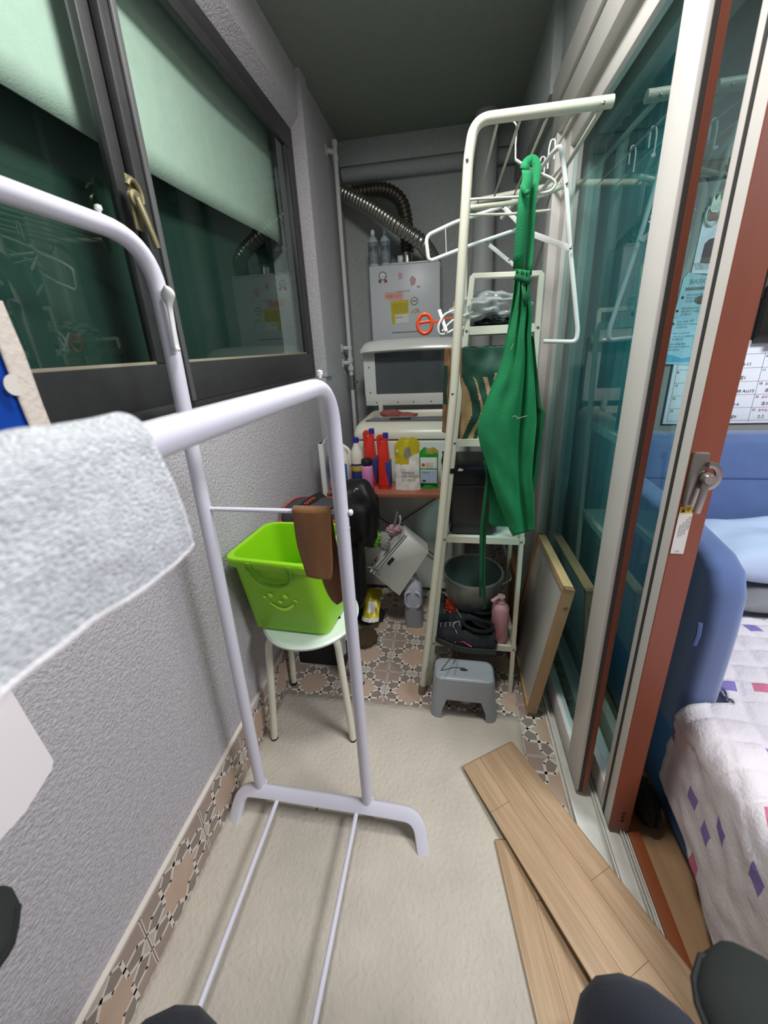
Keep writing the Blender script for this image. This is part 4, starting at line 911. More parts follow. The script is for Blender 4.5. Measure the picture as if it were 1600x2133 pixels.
# refill pouches
def pouch(x, y, z, wd, ht, mt, name, lab, top=None, lean=0, th=.018, detail=None, seed=0, cat='pouch'):
    t = thing(name, lab, cat, (x, y, z)); mb = MB()
    for sg in (1, -1):
        def pf(u, v):
            bul = (math.sin(math.pi*u)**.6)*(1-v)**.7*th + .002; w_ = wd*(1-.06*math.sin(math.pi*v))
            cr_ = .004*nz(u*5+seed, v*6, sg)+.0016*nz(u*14+seed, v*14, sg)
            hh = ht*(1-(.10*max(0, u-.75)*4 if top else 0)-.16*(max(0, .3-u)/.3 if top else 0))
            return Vector((x-w_/2+w_*u, y-sg*bul*.8+cr_+lean*v, z+hh*v+(.004*math.sin(9*u) if v > .95 else 0)))
        mb.grid(pf, 26, 34, mt)
    # blue-white base gusset is the same film; yellow head
    for f_i, f in enumerate(mb.f):
        c = sum((mb.v[i] for i in f), Vector())/4; v_ = (c.z-z)/ht
        if detail: mb.m[f_i] = mb.mi(detail((c.x-x)/wd, v_, mt))
    mb.build('bag', None, t, sharp=180); return t
M_foilw = mat('silver_white_film', 'e4e2dc', .3); M_fy = mat('yellow_film', 'cdbb2c', .35, metal=.2); M_fg = mat('silver_patch', 'a7a6a3', .3, metal=.5); M_fgr = mat('green_film', '239a3a', .3); M_fgo = mat('tan_film', 'a89a4a', .35)
xp = (TX(824, 1.64)+TX(876, 1.64))/2
def det(u, v, mt):
    if v < .50: return M_foilw
    d_ = (u-.02)**2*9+(v-.72)**2*14
    return M_fg if d_ < .16 else (M_foilw if (u > .08 and v < .62+.2*u) else M_fy)
t = pouch(xp, 1.640, tz, .118, .250, M_foilw, 'refill_pouch', 'silver-white dish soap refill pouch with a yellow head on the brown table', top=True, detail=det, seed=3)
def onp(mb, tx, sz, u, v, mt, wdt=None):
    t_ = text_mb(tx, sz, (xp+u*.118, 1.6385-.0215, tz+v), X, Z, mt, .0008, width=wdt)
    for p in t_.v: 
        uu = (p.x-xp)/.118+.5; vv = (p.z-tz)/.250; p.y = 1.640-(math.sin(math.pi*max(0, min(1, uu)))**.6*(1-vv)**.7*.018+.002)*.8-.0045
    mb.add(t_.v, t_.f, mt, smooth=False)
b = MB(); onp(b, 'TAMSAA', .0155, -.24, .082, M_ink, .062); onp(b, 'DISHWASH', .0155, -.24, .066, M_ink, .080); onp(b, '탐사 주방세제', .0115, -.22, .049, M_inkg, .062); onp(b, 'Tamsaa', .008, -.24, .100, M_inkg)
b.build('lettering', None, t)
b = MB(); b.lathe([(.006, 0), (.0065, .006), (.0065, .012), (0, .013)], n=12, M=Matrix.Translation((xp-.046, 1.64, tz+.182)) @ Matrix.Rotation(.35, 4, 'Y')); b.build('spout', M_white, t)
xg = TX(893, 1.66)
def det2(u, v, mt): return M_fgo if (v > .86 and u > -.1) else M_fgr
t = pouch(xg, 1.665, tz, .092, .196, M_fgr, 'refill_pouch', 'green cleaner refill pouch with a white and blue label beside the silver-white pouch', top=True, detail=det2, seed=8)
b = MB(); y_ = 1.665-.0225
b.box((xg-.036, y_, tz+.030), (xg+.040, y_+.002, tz+.155), M_stw, bev=.001); b.box((xg-.033, y_-.0006, tz+.034), (xg+.038, y_+.001, tz+.092), mat('pale_blue_label', 'a9bcd6', .4)); b.box((xg-.036, y_-.0008, tz+.098), (xg+.040, y_+.001, tz+.103), M_fgr)
disc_on(b, (xg-.022, y_-.0005, tz+.120), X, Z, .008, M_red, .0008)
for i in range(3): t_ = text_mb('성분 안내', .008, (xg-.010, y_-.0005, tz+.124-i*.009), X, Z, M_red, .0008); b.add(t_.v, t_.f, M_red, smooth=False)
t_ = text_mb('사용 방법', .009, (xg-.030, y_-.001, tz+.080), X, Z, M_navy, .0008); b.add(t_.v, t_.f, M_navy, smooth=False); b.box((xg-.028, y_-.0012, tz+.038), (xg-.012, y_, tz+.046), M_navy)
b.build('label_wrap', None, t)

# ================================================================== right side: laundry rack, ladder shelf and what they hold
YL = 1.14
M_cr = M_cream
lr = thing('laundry_rack', 'tall cream tube laundry rack whose upper arm points at the sliding door', 'laundry rack', (.0, 1.4, 0))
p_f = Vector((-.097, 1.125, .0)); p_k = P(957, 640, y=1.14); p_t = P(976, 330, y=1.14); p_c = P(990, 245, y=1.14); p_e = P(1277, 211, y=1.14)
main = arc([p_f, p_k, p_t, Vector((.048, 1.14, p_e.z+.012)), p_e], [.02, .02, .085], 10)
main = arc([p_f, P(915, 1130, y=1.13), P(945, 820, y=1.138), P(976, 330, y=1.14), Vector((.055, 1.14, p_e.z+.002)), p_e], [.02, .02, .02, .09], 10)
b = MB(); b.tube(main, .0125, 16); b.build('arm_tube', M_cr, lr)
b = MB(); b.tube([p_f+Vector((0, 0, .0)), p_f+Vector((.003, 0, .045))], .0150, 16); b.build('foot_cap', mat('brown_rubber', '8a7a68', .7), lr)
off = Vector((.062, .62, 0))
b = MB(); rear = arc([Vector((.060, 1.715, 1.40)), Vector((.055, 1.705, p_e.z)), Vector((.39-.0, 1.62, p_e.z))], .06, 8); rear[-1].x = .372; 
b.tube(rear, .011, 14); b.build('rear_tube', M_cr, lr)
b = MB(); b.tube([(.060, 1.715, 0.0), (.060, 1.715, 1.40)], .011, 14); b.build('rear_post', M_cr, lr)
def rearpt(x): t = (x-.055)/(.372-.055); return Vector((x, 1.705+(1.625-1.705)*t, p_e.z-.006))
for i, (x0, x1, r_) in enumerate(((.108, .10, .0035), (.160, .155, .0035), (.222, .225, .003), (.282, .29, .003), (.338, .350, .006))):
    b = MB(); b.tube([Vector((x0, 1.145, p_e.z-.010)), rearpt(x1)], r_, 10); b.build('rod', M_cr, lr)
for (px, py) in ((973, 332), (1258, 214), (943, 820)):
    q = P(px, py, y=1.126); b = MB(); b.ball(q, .004, sc_=(1, .5, 1), n=10); b.build('bolt', M_screw, lr)
# folded white drying frame hung on the rack
df = thing('drying_frame', 'folded white tube drying frame hanging crosswise from the laundry rack', 'drying frame', (.13, 1.3, 1.29))
def PP(l): return [P(px, py, y=y) for px, py, y in l]
b = MB(); b.tube(arc(PP([(1108, 395, 1.42), (1050, 430, 1.38), (950, 462, 1.31), (887, 492, 1.27), (893, 545, 1.27), (975, 513, 1.31), (1078, 478, 1.40)]), [.03, .03, .02, .015, .03], 6), .0056, 12); b.build('side_loop', M_white, df)
b = MB(); b.tube(arc(PP([(1045, 455, 1.46), (1110, 372, 1.34), (1152, 318, 1.22), (1168, 302, 1.20), (1180, 385, 1.19), (1188, 520, 1.19), (1204, 690, 1.19), (1200, 712, 1.19), (1132, 711, 1.20)]), [.03, .02, .02, .03, .02, .02, .015], 8), .0060, 12); b.build('side_loop', M_white, df)
b = MB(); b.tube(arc(PP([(1085, 470, 1.44), (1130, 395, 1.34), (1172, 345, 1.24)]), .02, 5), .0050, 10); b.build('rail', M_white, df)
for pts_, w_ in (([(1048, 430, 1.36), (1080, 464, 1.36)], .013), ([(1019, 510, 1.31), (1070, 552, 1.31)], .011), ([(1108, 487, 1.26), (1188, 517, 1.185)], .015)):
    b = MB(); b.tube(PP(pts_), 0, 8, flat=(.004, w_)); b.build('brace', M_white, df)
b = MB(); b.tube(PP([(928, 476, 1.29), (930, 530, 1.29)]), .0012, 6); b.build('wire', M_cr, df)
for px, py, y in ((1048, 431, 1.350), (1111, 486, 1.250), (1189, 517, 1.176), (1181, 382, 1.182), (1014, 503, 1.30), (1061, 541, 1.30)):
    b = MB(); b.ball(P(px, py, y=y), .0035, sc_=(1, .6, 1), n=10); b.build('bolt', M_screw, df)
b = MB(); b.tube(arc(PP([(977, 433, 1.26), (1060, 424, 1.26), (1135, 405, 1.26), (1180, 384, 1.26)]), .02, 4), .0068, 12); b.build('rail', M_cr, df)
b = MB(); b.tube(PP([(972, 448, 1.24), (1060, 446, 1.24), (1146, 438, 1.24)]), .0035, 10); b.build('rail', M_cr, df)
# wire loops (hook ends) on the rods
for (px, py, y) in ((1151, 300, 1.30), (1130, 335, 1.42)):
    q = P(px, py, y=y); b = MB(); b.tube(arc([q+Vector((-.008, 0, -.055)), q+Vector((-.008, 0, -.008)), q+Vector((-.004, 0, .010)), q+Vector((.006, 0, .010)), q+Vector((.008, 0, -.006)), q+Vector((.007, 0, -.035))], .008, 4), .0022, 8)
    b.build('wire_hook', M_white, None, label='white wire hook on the laundry rack rods, '+('the upper one by the bent frame tip' if px == 1151 else 'the lower one farther back'), cat='hook')
# wire hanger
hg = MB(); hp = [(1066, 250, 1.17), (1075, 258, 1.165), (1077, 275, 1.16), (1074, 300, 1.15), (1074, 332, 1.14)]
hg.tube(arc(PP(hp), .004, 4), .0018, 8)
hg.tube(arc(PP([(1074, 333, 1.14), (1100, 350, 1.135), (1150, 372, 1.13), (1160, 383, 1.13), (1148, 399, 1.13), (1090, 410, 1.13), (990, 415, 1.13), (978, 416, 1.14)]), [.01, .01, .008, .012, .01, .01], 5), .0034, 10)
hg.build('coat_hanger', mat('grey_white_wire', 'cfcfc8', .35), None, label='white wire coat hanger hooked on a rod of the laundry rack above the green apron', cat='hanger')
# green apron
M_gap = mat('green_canvas', '1f8a55', .9, bump=.5, bscale=500, vary=.06, vscale=30); M_gap2 = mat('green_canvas_shaded', '17603d', .9, bump=.5, bscale=500)  # second tone is the same canvas, with fold shade put into its colour
ap = thing('apron', 'green cloth apron with a neck loop and waist ties hanging from the wire hanger', 'apron', (.18, 1.08, .55))
def rows_cloth(rows, y0, fold, n=26, seed=0, amp=1.):
    vs = []; m_ = []
    # smooth-interpolate the rows
    ys = [r_[0] for r_ in rows]; K = max(2, int((ys[-1]-ys[0])/7))
    for k in range(K+1):
        py = ys[0]+(ys[-1]-ys[0])*k/K; j = 0
        while j < len(rows)-2 and ys[j+1] < py: j += 1
        t = (py-ys[j])/max(1e-6, ys[j+1]-ys[j]); xl = rows[j][1]+(rows[j+1][1]-rows[j][1])*t; xr = rows[j][2]+(rows[j+1][2]-rows[j][2])*t
        for i in range(n+1):
            u = i/n; yy = y0 + fold(u, k/K)*amp + .004*nz(u*5+seed, k*.12, seed); sk_ = rows[j][3] if len(rows[j]) > 3 else 0; sk2 = rows[j+1][3] if len(rows[j+1]) > 3 else 0
            vs.append(P(xl+(xr-xl)*u, py+(sk_+(sk2-sk_)*t)*u, y=yy))
    return vs, [[k*(n+1)+i, k*(n+1)+i+1, (k+1)*(n+1)+i+1, (k+1)*(n+1)+i] for k in range(K) for i in range(n)]
body = [(560, 1076, 1104, 4), (585, 1072, 1103, 4), (610, 1070, 1104, 3), (650, 1064, 1108, 0), (700, 1056, 1106), (745, 1047, 1110), (775, 1037, 1112), (800, 1026, 1114), (850, 1006, 1117), (880, 996, 1118), (900, 995, 1116), (930, 1001, 1113), (960, 1012, 1110), (1000, 1023, 1108), (1040, 1036, 1112), (1080, 1052, 1113, -2), (1105, 1062, 1113, -6), (1117, 1069, 1112, -14)]
vs, fs = rows_cloth(body, 1.065, lambda u, v: .018*math.sin(u*math.pi*2.2+v*3.2)*(.35+.65*v)+.011*math.sin(u*13+v*5)*(1-v)+.034*math.exp(-((u-.80+.12*v)/.055)**2)*(1-.6*v)+.022*math.exp(-((u-.42)/.05)**2)*max(0, 1-v*2.6)+.006*math.sin(u*9-v*26)*max(0, v-.45), n=70, seed=1)
b = MB(); b.add(vs, fs); b.build('front_panel', M_gap, ap, solid=.0018, sharp=180)
back = [(700, 1096, 1112), (760, 1100, 1118), (820, 1104, 1124), (848, 1106, 1128), (852, 1106, 1137, 4), (875, 1108, 1134), (900, 1110, 1130), (940, 1108, 1126), (980, 1104, 1122), (1020, 1098, 1114), (1045, 1094, 1104)]
vs, fs = rows_cloth(back, 1.115, lambda u, v: .014*math.sin(u*4+v*3), n=14, seed=5); b = MB(); b.add(vs, fs); b.build('rear_fold', M_gap2, ap, solid=.0018, sharp=180, label='rear fold in shaded green')
low = [(960, 1008, 1060), (1000, 1014, 1075), (1050, 1020, 1090), (1088, 1018, 1096), (1096, 1026, 1090, 2)]
vs, fs = rows_cloth(low, 1.110, lambda u, v: .008*math.sin(u*5), n=14, seed=7); b = MB(); b.add(vs, fs); b.build('lower_lining', mat('green_lining', '2a8f5d', .9, bump=.4, bscale=500), ap, solid=.0018, sharp=180)
b = MB(); lp = PP([(1080, 560, 1.085), (1084, 500, 1.075), (1089, 440, 1.07), (1093, 400, 1.075), (1100, 372, 1.09)])
lp2 = PP([(1092, 352, 1.105), (1097, 338, 1.125), (1109, 331, 1.135), (1118, 342, 1.130), (1116, 370, 1.12), (1108, 410, 1.105), (1106, 460, 1.10), (1104, 520, 1.095), (1100, 575, 1.09)])
def ribbon(pts, wd, nrm=None, tw=0.):
    pts = arc(pts, .03, 5); vs = []; N_ = len(pts)
    for i, p in enumerate(pts):
        t = (pts[min(i+1, N_-1)]-pts[max(i-1, 0)]).normalized(); sd = t.cross(Vector((0, 1, 0)) if nrm is None else nrm); sd = sd.normalized() if sd.length > 1e-4 else X
        sd = Matrix.Rotation(tw*i/N_, 3, t) @ sd; vs += [p+sd*wd/2, p-sd*wd/2]
    return vs, [[2*i, 2*i+1, 2*i+3, 2*i+2] for i in range(N_-1)]
vs, fs = ribbon(lp+[P(1098, 355, y=1.10)], .026, tw=.3); b.add(vs, fs)
vs, fs = ribbon(lp2, .021, tw=.9); b.add(vs, fs)
b.tube(PP([(1088, 385, 1.065), (1093, 405, 1.062), (1100, 400, 1.066)]), .005, 8)
b.build('neck_loop', M_gap, ap, solid=.0022, sharp=180)
b = MB(); vs, fs = ribbon(PP([(1072, 576, 1.06), (1088, 580, 1.058), (1104, 588, 1.06)]), .014, nrm=Vector((0, 1, 0))); b.add(vs, fs)
b.add([P(px, py, y=y) for px, py, y in ((1086, 590, 1.062), (1096, 606, 1.05), (1105, 620, 1.055), (1100, 632, 1.05), (1092, 640, 1.048), (1088, 618, 1.05))], [[0, 1, 2, 3, 4, 5]], smooth=False); b.build('bib_fold', M_gap2, ap, solid=.002)
b = MB(); vs, fs = ribbon(PP([(1018, 975, 1.10), (1014, 1010, 1.098), (1008, 1060, 1.09), (1003, 1100, 1.085), (1002, 1180, 1.08), (1001, 1243, 1.078)]), .0105, tw=.25); b.add(vs, fs); b.build('waist_tie', M_gap2, ap, solid=.0015)
b = MB(); vs, fs = ribbon(PP([(1016, 990, 1.104), (1012, 1060, 1.10), (1009, 1130, 1.095), (1008, 1200, 1.09), (1010, 1268, 1.088)]), .0095, tw=-.3); b.add(vs, fs); b.build('waist_tie', M_gap2, ap, solid=.0015)
b = MB(); b.tube(PP([(1068, 868, 1.040), (1073, 866, 1.040), (1078, 869, 1.040)]), .0005, 5); b.tube(PP([(1076, 872, 1.040), (1098, 866, 1.038)]), .0005, 5); b.tube(PP([(1064, 728, 1.040), (1070, 715, 1.04)]), .0004, 5); b.build('loose_thread', M_stw, ap)

# ladder shelf of cream square tube
ls = thing('ladder_shelf', 'cream steel ladder shelf with four shelves under the laundry rack', 'shelf', (.1, 1.3, 0))
def ly(z): return 1.165+.07*z
def leg_line(p_top, p_bot):
    return p_top, p_bot
LT = P(984, 576, y=ly(1.46)); LB = P(894, 1432, y=1.165); LB.z = 0; RT = P(1128, 570, y=ly(1.46)); RB = P(1062, 1441, y=1.165); RB.z = 0
def lx(z): t = z/LT.z; return LB.lerp(LT, t)
def rx(z): t = z/RT.z; return RB.lerp(RT, t)
b = MB(); b.tube(arc([LB, LT, RT, RB], .002, 1), 0, 8, flat=(.016, .016)); b.build('front_frame', M_cr, ls)
zr = 1.385; dep = Vector((.012, .27, 0)); b = MB(); a_ = lx(zr)+dep; c_ = rx(zr)+dep; b.tube(arc([LB+dep, Vector((a_.x, a_.y, zr)), Vector((c_.x, c_.y, zr)), RB+dep], .002, 1), 0, 8, flat=(.016, .016)); b.build('rear_frame', M_cr, ls)
shz = {}
for nm, (pl_, pr_) in enumerate((((962, 690), (1118, 684)), ((938, 922), (1104, 922)), ((920, 1122), (1082, 1128)), ((897, 1335), (1064, 1350)))):
    z = P(pl_[0], pl_[1], y=ly(1.3-.35*nm)).z; shz[nm] = z; A_ = lx(z); B_ = rx(z)
    b = MB(); b.box((A_.x+.008, A_.y-.006, z-.012), (B_.x-.008, A_.y+.004, z+.012)); b.box((A_.x+.010, A_.y+.25, z-.012), (B_.x, A_.y+.262, z+.012))
    for e in (A_, B_): b.box((e.x-.004, A_.y, z-.012), (e.x+.012, A_.y+.265, z+.012))
    b.box((A_.x+.006, A_.y+.002, z-.004), (B_.x-.004, A_.y+.255, z+.002), mat('shelf_plate', 'cfd8cc', .25) if nm != 3 else mat('shelf_plate_dull', 'bdbdae', .6))
    b.build('shelf', M_cr, ls)
    for e in (A_, B_): b = MB(); b.ball((e.x, A_.y-.0085, z), .0042, sc_=(1, .5, 1), n=10); b.build('bolt', M_screw, ls)
# things on the ladder shelf --------------------------------------------------
z1 = shz[0]+.004; z2 = shz[1]+.004; z3 = shz[2]+.004; z4 = shz[3]+.004
# crumpled clear plastic with dark contents on top
M_film = bpy.data.materials.new('clear_film'); M_film.use_nodes = True; n = M_film.node_tree.nodes; l = M_film.node_tree.links; n.clear()
o_ = n.new('ShaderNodeOutputMaterial'); t1 = n.new('ShaderNodeBsdfTransparent'); t2 = n.new('ShaderNodeBsdfPrincipled'); mx = n.new('ShaderNodeMixShader'); lw = n.new('ShaderNodeLayerWeight'); lw.inputs[0].default_value = .45
t1.inputs[0].default_value = (.93, .94, .94, 1); t2.inputs['Base Color'].default_value = lin('d8dada'); t2.inputs['Roughness'].default_value = .12; mm = n.new('ShaderNodeMath'); mm.operation = 'MULTIPLY_ADD'; mm.inputs[1].default_value = .7; mm.inputs[2].default_value = .18
l.new(lw.outputs['Facing'], mm.inputs[0]); l.new(mm.outputs[0], mx.inputs[0]); l.new(t1.outputs[0], mx.inputs[1]); l.new(t2.outputs[0], mx.inputs[2]); l.new(mx.outputs[0], o_.inputs[0])
def lump(name, c, r, mt, label, cat, amp=.25, fr=18, n=40, sub=0, **kw):
    bm = bmesh.new(); bmesh.ops.create_icosphere(bm, subdivisions=5, radius=1); c = Vector(c)
    for v in bm.verts:
        d = v.co.normalized(); k = 1+amp*noise.noise(d*fr*.12*3+c*7)+amp*.5*abs(noise.noise(d*fr*.3+c*3)); v.co = Vector((d.x*r[0]*k, d.y*r[1]*k, max(-1, d.z)*r[2]*k))+c
    zmin = min(v.co.z for v in bm.verts)
    for v in bm.verts: v.co.z += c.z-r[2]-zmin
    for v in bm.verts:
        f_ = kw.get('floor')
        if f_ is not None and v.co.z < f_: v.co.z = f_
    mb = MB(); mb.bm(bm, None); return mb.build(name, mt, None, label=label, cat=cat, sharp=60)
q = P(1020, 655, y=1.33)
lump('plastic_bag', (q.x, 1.34, z1+.050), (.115, .10, .050), M_film, 'crumpled clear plastic bag lying on the top shelf of the ladder shelf', 'bag', amp=.28, fr=9)
lump('dark_bundle', (q.x+.025, 1.33, z1+.023), (.085, .08, .022), mat('glossy_black_bag', '15171b', .25), 'black folded bundle inside the clear plastic on the top shelf', 'bundle', amp=.2, fr=8)
q2 = P(918, 668, y=1.20); 
b = MB(); b.tube(arc(PP([(960, 640, 1.24), (925, 655, 1.21), (912, 680, 1.20), (915, 698, 1.20), (932, 694, 1.21), (955, 680, 1.24)]), .012, 5), .0032, 8); b.tube(PP([(915, 645, 1.22), (930, 690, 1.20)]), 0, 8, flat=(.010, .003)); b.tube(arc(PP([(985, 650, 1.26), (940, 668, 1.215), (921, 690, 1.205)]), .02, 5), .0030, 8)
b.build('white_straps', M_white, None, label='white plastic straps curling over the left edge of the top shelf', cat='strap')
b = MB(); c = P(885, 675, y=1.20); ring = [c+Vector((.021*math.cos(a), 0, .027*math.sin(a))) for a in [2*math.pi*i/20 for i in range(20)]]
b.tube(ring, .0055, 10, closed=True); b.tube([c+Vector((-.017, 0, .004)), c+Vector((.018, 0, .007))], .0045, 8); b.tube(PP([(901, 672, 1.20), (915, 668, 1.21), (940, 662, 1.25)]), 0, 8, flat=(.009, .006))
b.build('scissors', mat('orange_plastic', 'e2532b', .3), None, label='orange ring handle sticking out beyond the left end of the top shelf', cat='scissors')
# brown paper bag with dark green print
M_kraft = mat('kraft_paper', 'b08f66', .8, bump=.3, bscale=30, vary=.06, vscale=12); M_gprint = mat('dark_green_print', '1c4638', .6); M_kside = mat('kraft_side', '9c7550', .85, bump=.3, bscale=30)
pb_ = thing('paper_bag', 'brown paper carrier bag printed with dark green wavy stripes on the second shelf', 'bag', (.07, 1.32, z2))
bx0, bx1, by0, by1, bh = P(962, 800, y=1.225).x, .215, 1.235, 1.40, .295
def sd(u, v, face):
    if face == 'f': x = bx0+(bx1-bx0)*u; y = by0-.018*math.sin(math.pi*v)*math.sin(math.pi*u)
    else: x = bx0-.064*u*(1-.15*v); y = by0+(by1-by0)*u*.9
    return Vector((x+.006*nz(u*4, v*5, 1), y+.008*nz(u*5, v*6, 2), z2+bh*v+(.006*nz(u*8, 1) if v > .99 else 0)))
b = MB(); nu, nv = 60, 80
def isg(u, v):
    if v > .70: return True if v > .74 or u < .55 else False
    for c0_, am, w_ in ((.16, .13, .085), (.36, .13, .06), (.56, .12, .05)):
        c_ = c0_+am*math.sin((v-.12)*6.0)
        if abs(u-c_*.9) < w_*(.6+.7*v): return u < .78
    return False
for face in ('f', 's'):
    vs = [sd(i/nu, j/nv, face) for j in range(nv+1) for i in range(nu+1)]
    for j in range(nv):
        for i in range(nu):
            pass
    k0 = len(b.v); b.v += vs
    for j in range(nv):
        for i in range(nu):
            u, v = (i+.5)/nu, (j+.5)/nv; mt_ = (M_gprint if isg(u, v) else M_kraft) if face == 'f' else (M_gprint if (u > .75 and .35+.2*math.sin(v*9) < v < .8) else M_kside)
            b.f.append([k0+j*(nu+1)+i, k0+j*(nu+1)+i+1, k0+(j+1)*(nu+1)+i+1, k0+(j+1)*(nu+1)+i]); b.m.append(b.mi(mt_)); b.sm.append(True)
b.build('printed_side', None, pb_, solid=.0015, sharp=180)
b = MB(); b.add([(bx0, by0, z2+.002), (bx1, by0, z2+.002), (bx1, by1, z2+.002), (bx0-.05, by1, z2+.002)], [[0, 1, 2, 3]], smooth=False); b.add([(bx1, by0, z2), (bx1, by1, z2), (bx1, by1, z2+bh), (bx1, by0, z2+bh)], [[0, 1, 2, 3]], smooth=False); b.add([(bx0-.05, by1, z2), (bx1, by1, z2), (bx1, by1, z2+bh), (bx0-.05, by1, z2+bh)], [[0, 1, 2, 3]], smooth=False)
b.build('back_and_base', M_kside, pb_, solid=.0015)
# black plastic container on the third shelf
bc = thing('storage_box', 'black plastic box with a small white badge on the third shelf behind the apron', 'box', (.075, 1.3, z3))
b = MB(); cc_ = [Vector((-.012, 1.22, 0)), Vector((-.012, 1.42, 0)), Vector((.185, 1.42, 0)), Vector((.185, 1.22, 0))]
loft([rr_loop(cc_, .02, z3, inset=.022), rr_loop(cc_, .02, z3+.01, inset=.015), rr_loop(cc_, .022, z3+.235, inset=.002), rr_loop(cc_, .022, z3+.24, inset=-.004), rr_loop(cc_, .022, z3+.255, inset=-.004), rr_loop(cc_, .022, z3+.262, inset=.01)], b)
b.build('body', mat('black_plastic', '0d0f16', .35), bc)
b = MB(); q = P(959, 978, y=1.219); b.prism([(q.x-.009, q.z-.004), (q.x+.006, q.z-.004), (q.x+.010, q.z+.001), (q.x-.004, q.z+.005)], 1, 1.214, 1.2185); b.build('badge', M_stw, bc)
b = MB(); b.box((.0, 1.2185, z3+.19), (.17, 1.2205, z3+.193)); b.build('rim_groove', mat('charcoal', '23252b', .5), bc)
# black film sticking out on the left of the shelf
b = MB()
def bf(u, v): p = P(928-8*math.sin(v*9)*u+14*(u-.5), 940+v*110, y=1.22+.1*u); return p+Vector((.004*nz(v*8, u*4), .01*nz(v*6, 3), 0))
b.grid(bf, 6, 30); b.build('black_film', M_black, None, solid=.001, label='crumpled strip of black film caught at the left leg of the ladder shelf', cat='film')
# grey basin with handles, dispenser, shoes on the bottom shelf
pt_ = thing('stock_pot', 'dull grey aluminium pot with loop handles on the bottom shelf', 'pot', (.1, 1.33, z4)); M_al = mat('dull_aluminium', '8d918e', .42, metal=.75, vary=.15, vscale=20)
pc_ = Vector((.098, 1.335, 0)); b = MB(); 
b.lathe([(0, z4+.075), (.075, z4+.075), (.092, z4+.09), (.108, z4+.14), (.115, z4+.218), (.121, z4+.222), (.121, z4+.226), (.112, z4+.226), (.104, z4+.14), (.085, z4+.086), (0, z4+.083)], pc_, 44); b.build('bowl', M_al, pt_)
for sg in (-1, 1):
    b = MB(); cx_ = pc_.x+sg*.112; b.tube(arc([(cx_, 1.30, z4+.19), (cx_+sg*.034, 1.305, z4+.212), (cx_+sg*.034, 1.365, z4+.212), (cx_, 1.37, z4+.19)], .012, 5), .0045, 10); b.build('handle', M_al, pt_)
lump('box_stand', (.11, 1.36, z4+.037), (.085, .075, .036), mat('dark_bundle', '1d1e22', .7), 'dark bundle under the grey pot', 'bundle', amp=.2)
dp = thing('dispenser', 'dusty pink pump dispenser standing at the right end of the bottom shelf', 'dispenser', (.205, 1.215, z4)); M_dp = mat('dusty_pink', 'c99098', .4); c = Vector((.196, 1.215, z4))
b = MB(); b.lathe([(0, 0), (.028, 0), (.0315, .005), (.0315, .148), (.028, .158), (.018, .166), (.013, .168)], c, 28); b.build('body', M_dp, dp)
b = MB(); b.lathe([(.014, .166), (.014, .176), (.006, .178), (.006, .192), (.014, .194), (.014, .200), (0, .202)], c, 20); b.tube([c+Vector((0, 0, .197)), c+Vector((-.016, -.006, .196)), c+Vector((-.036, -.014, .184))], 0, 10, flat=(.013, .007)); b.build('pump', M_dp, dp)
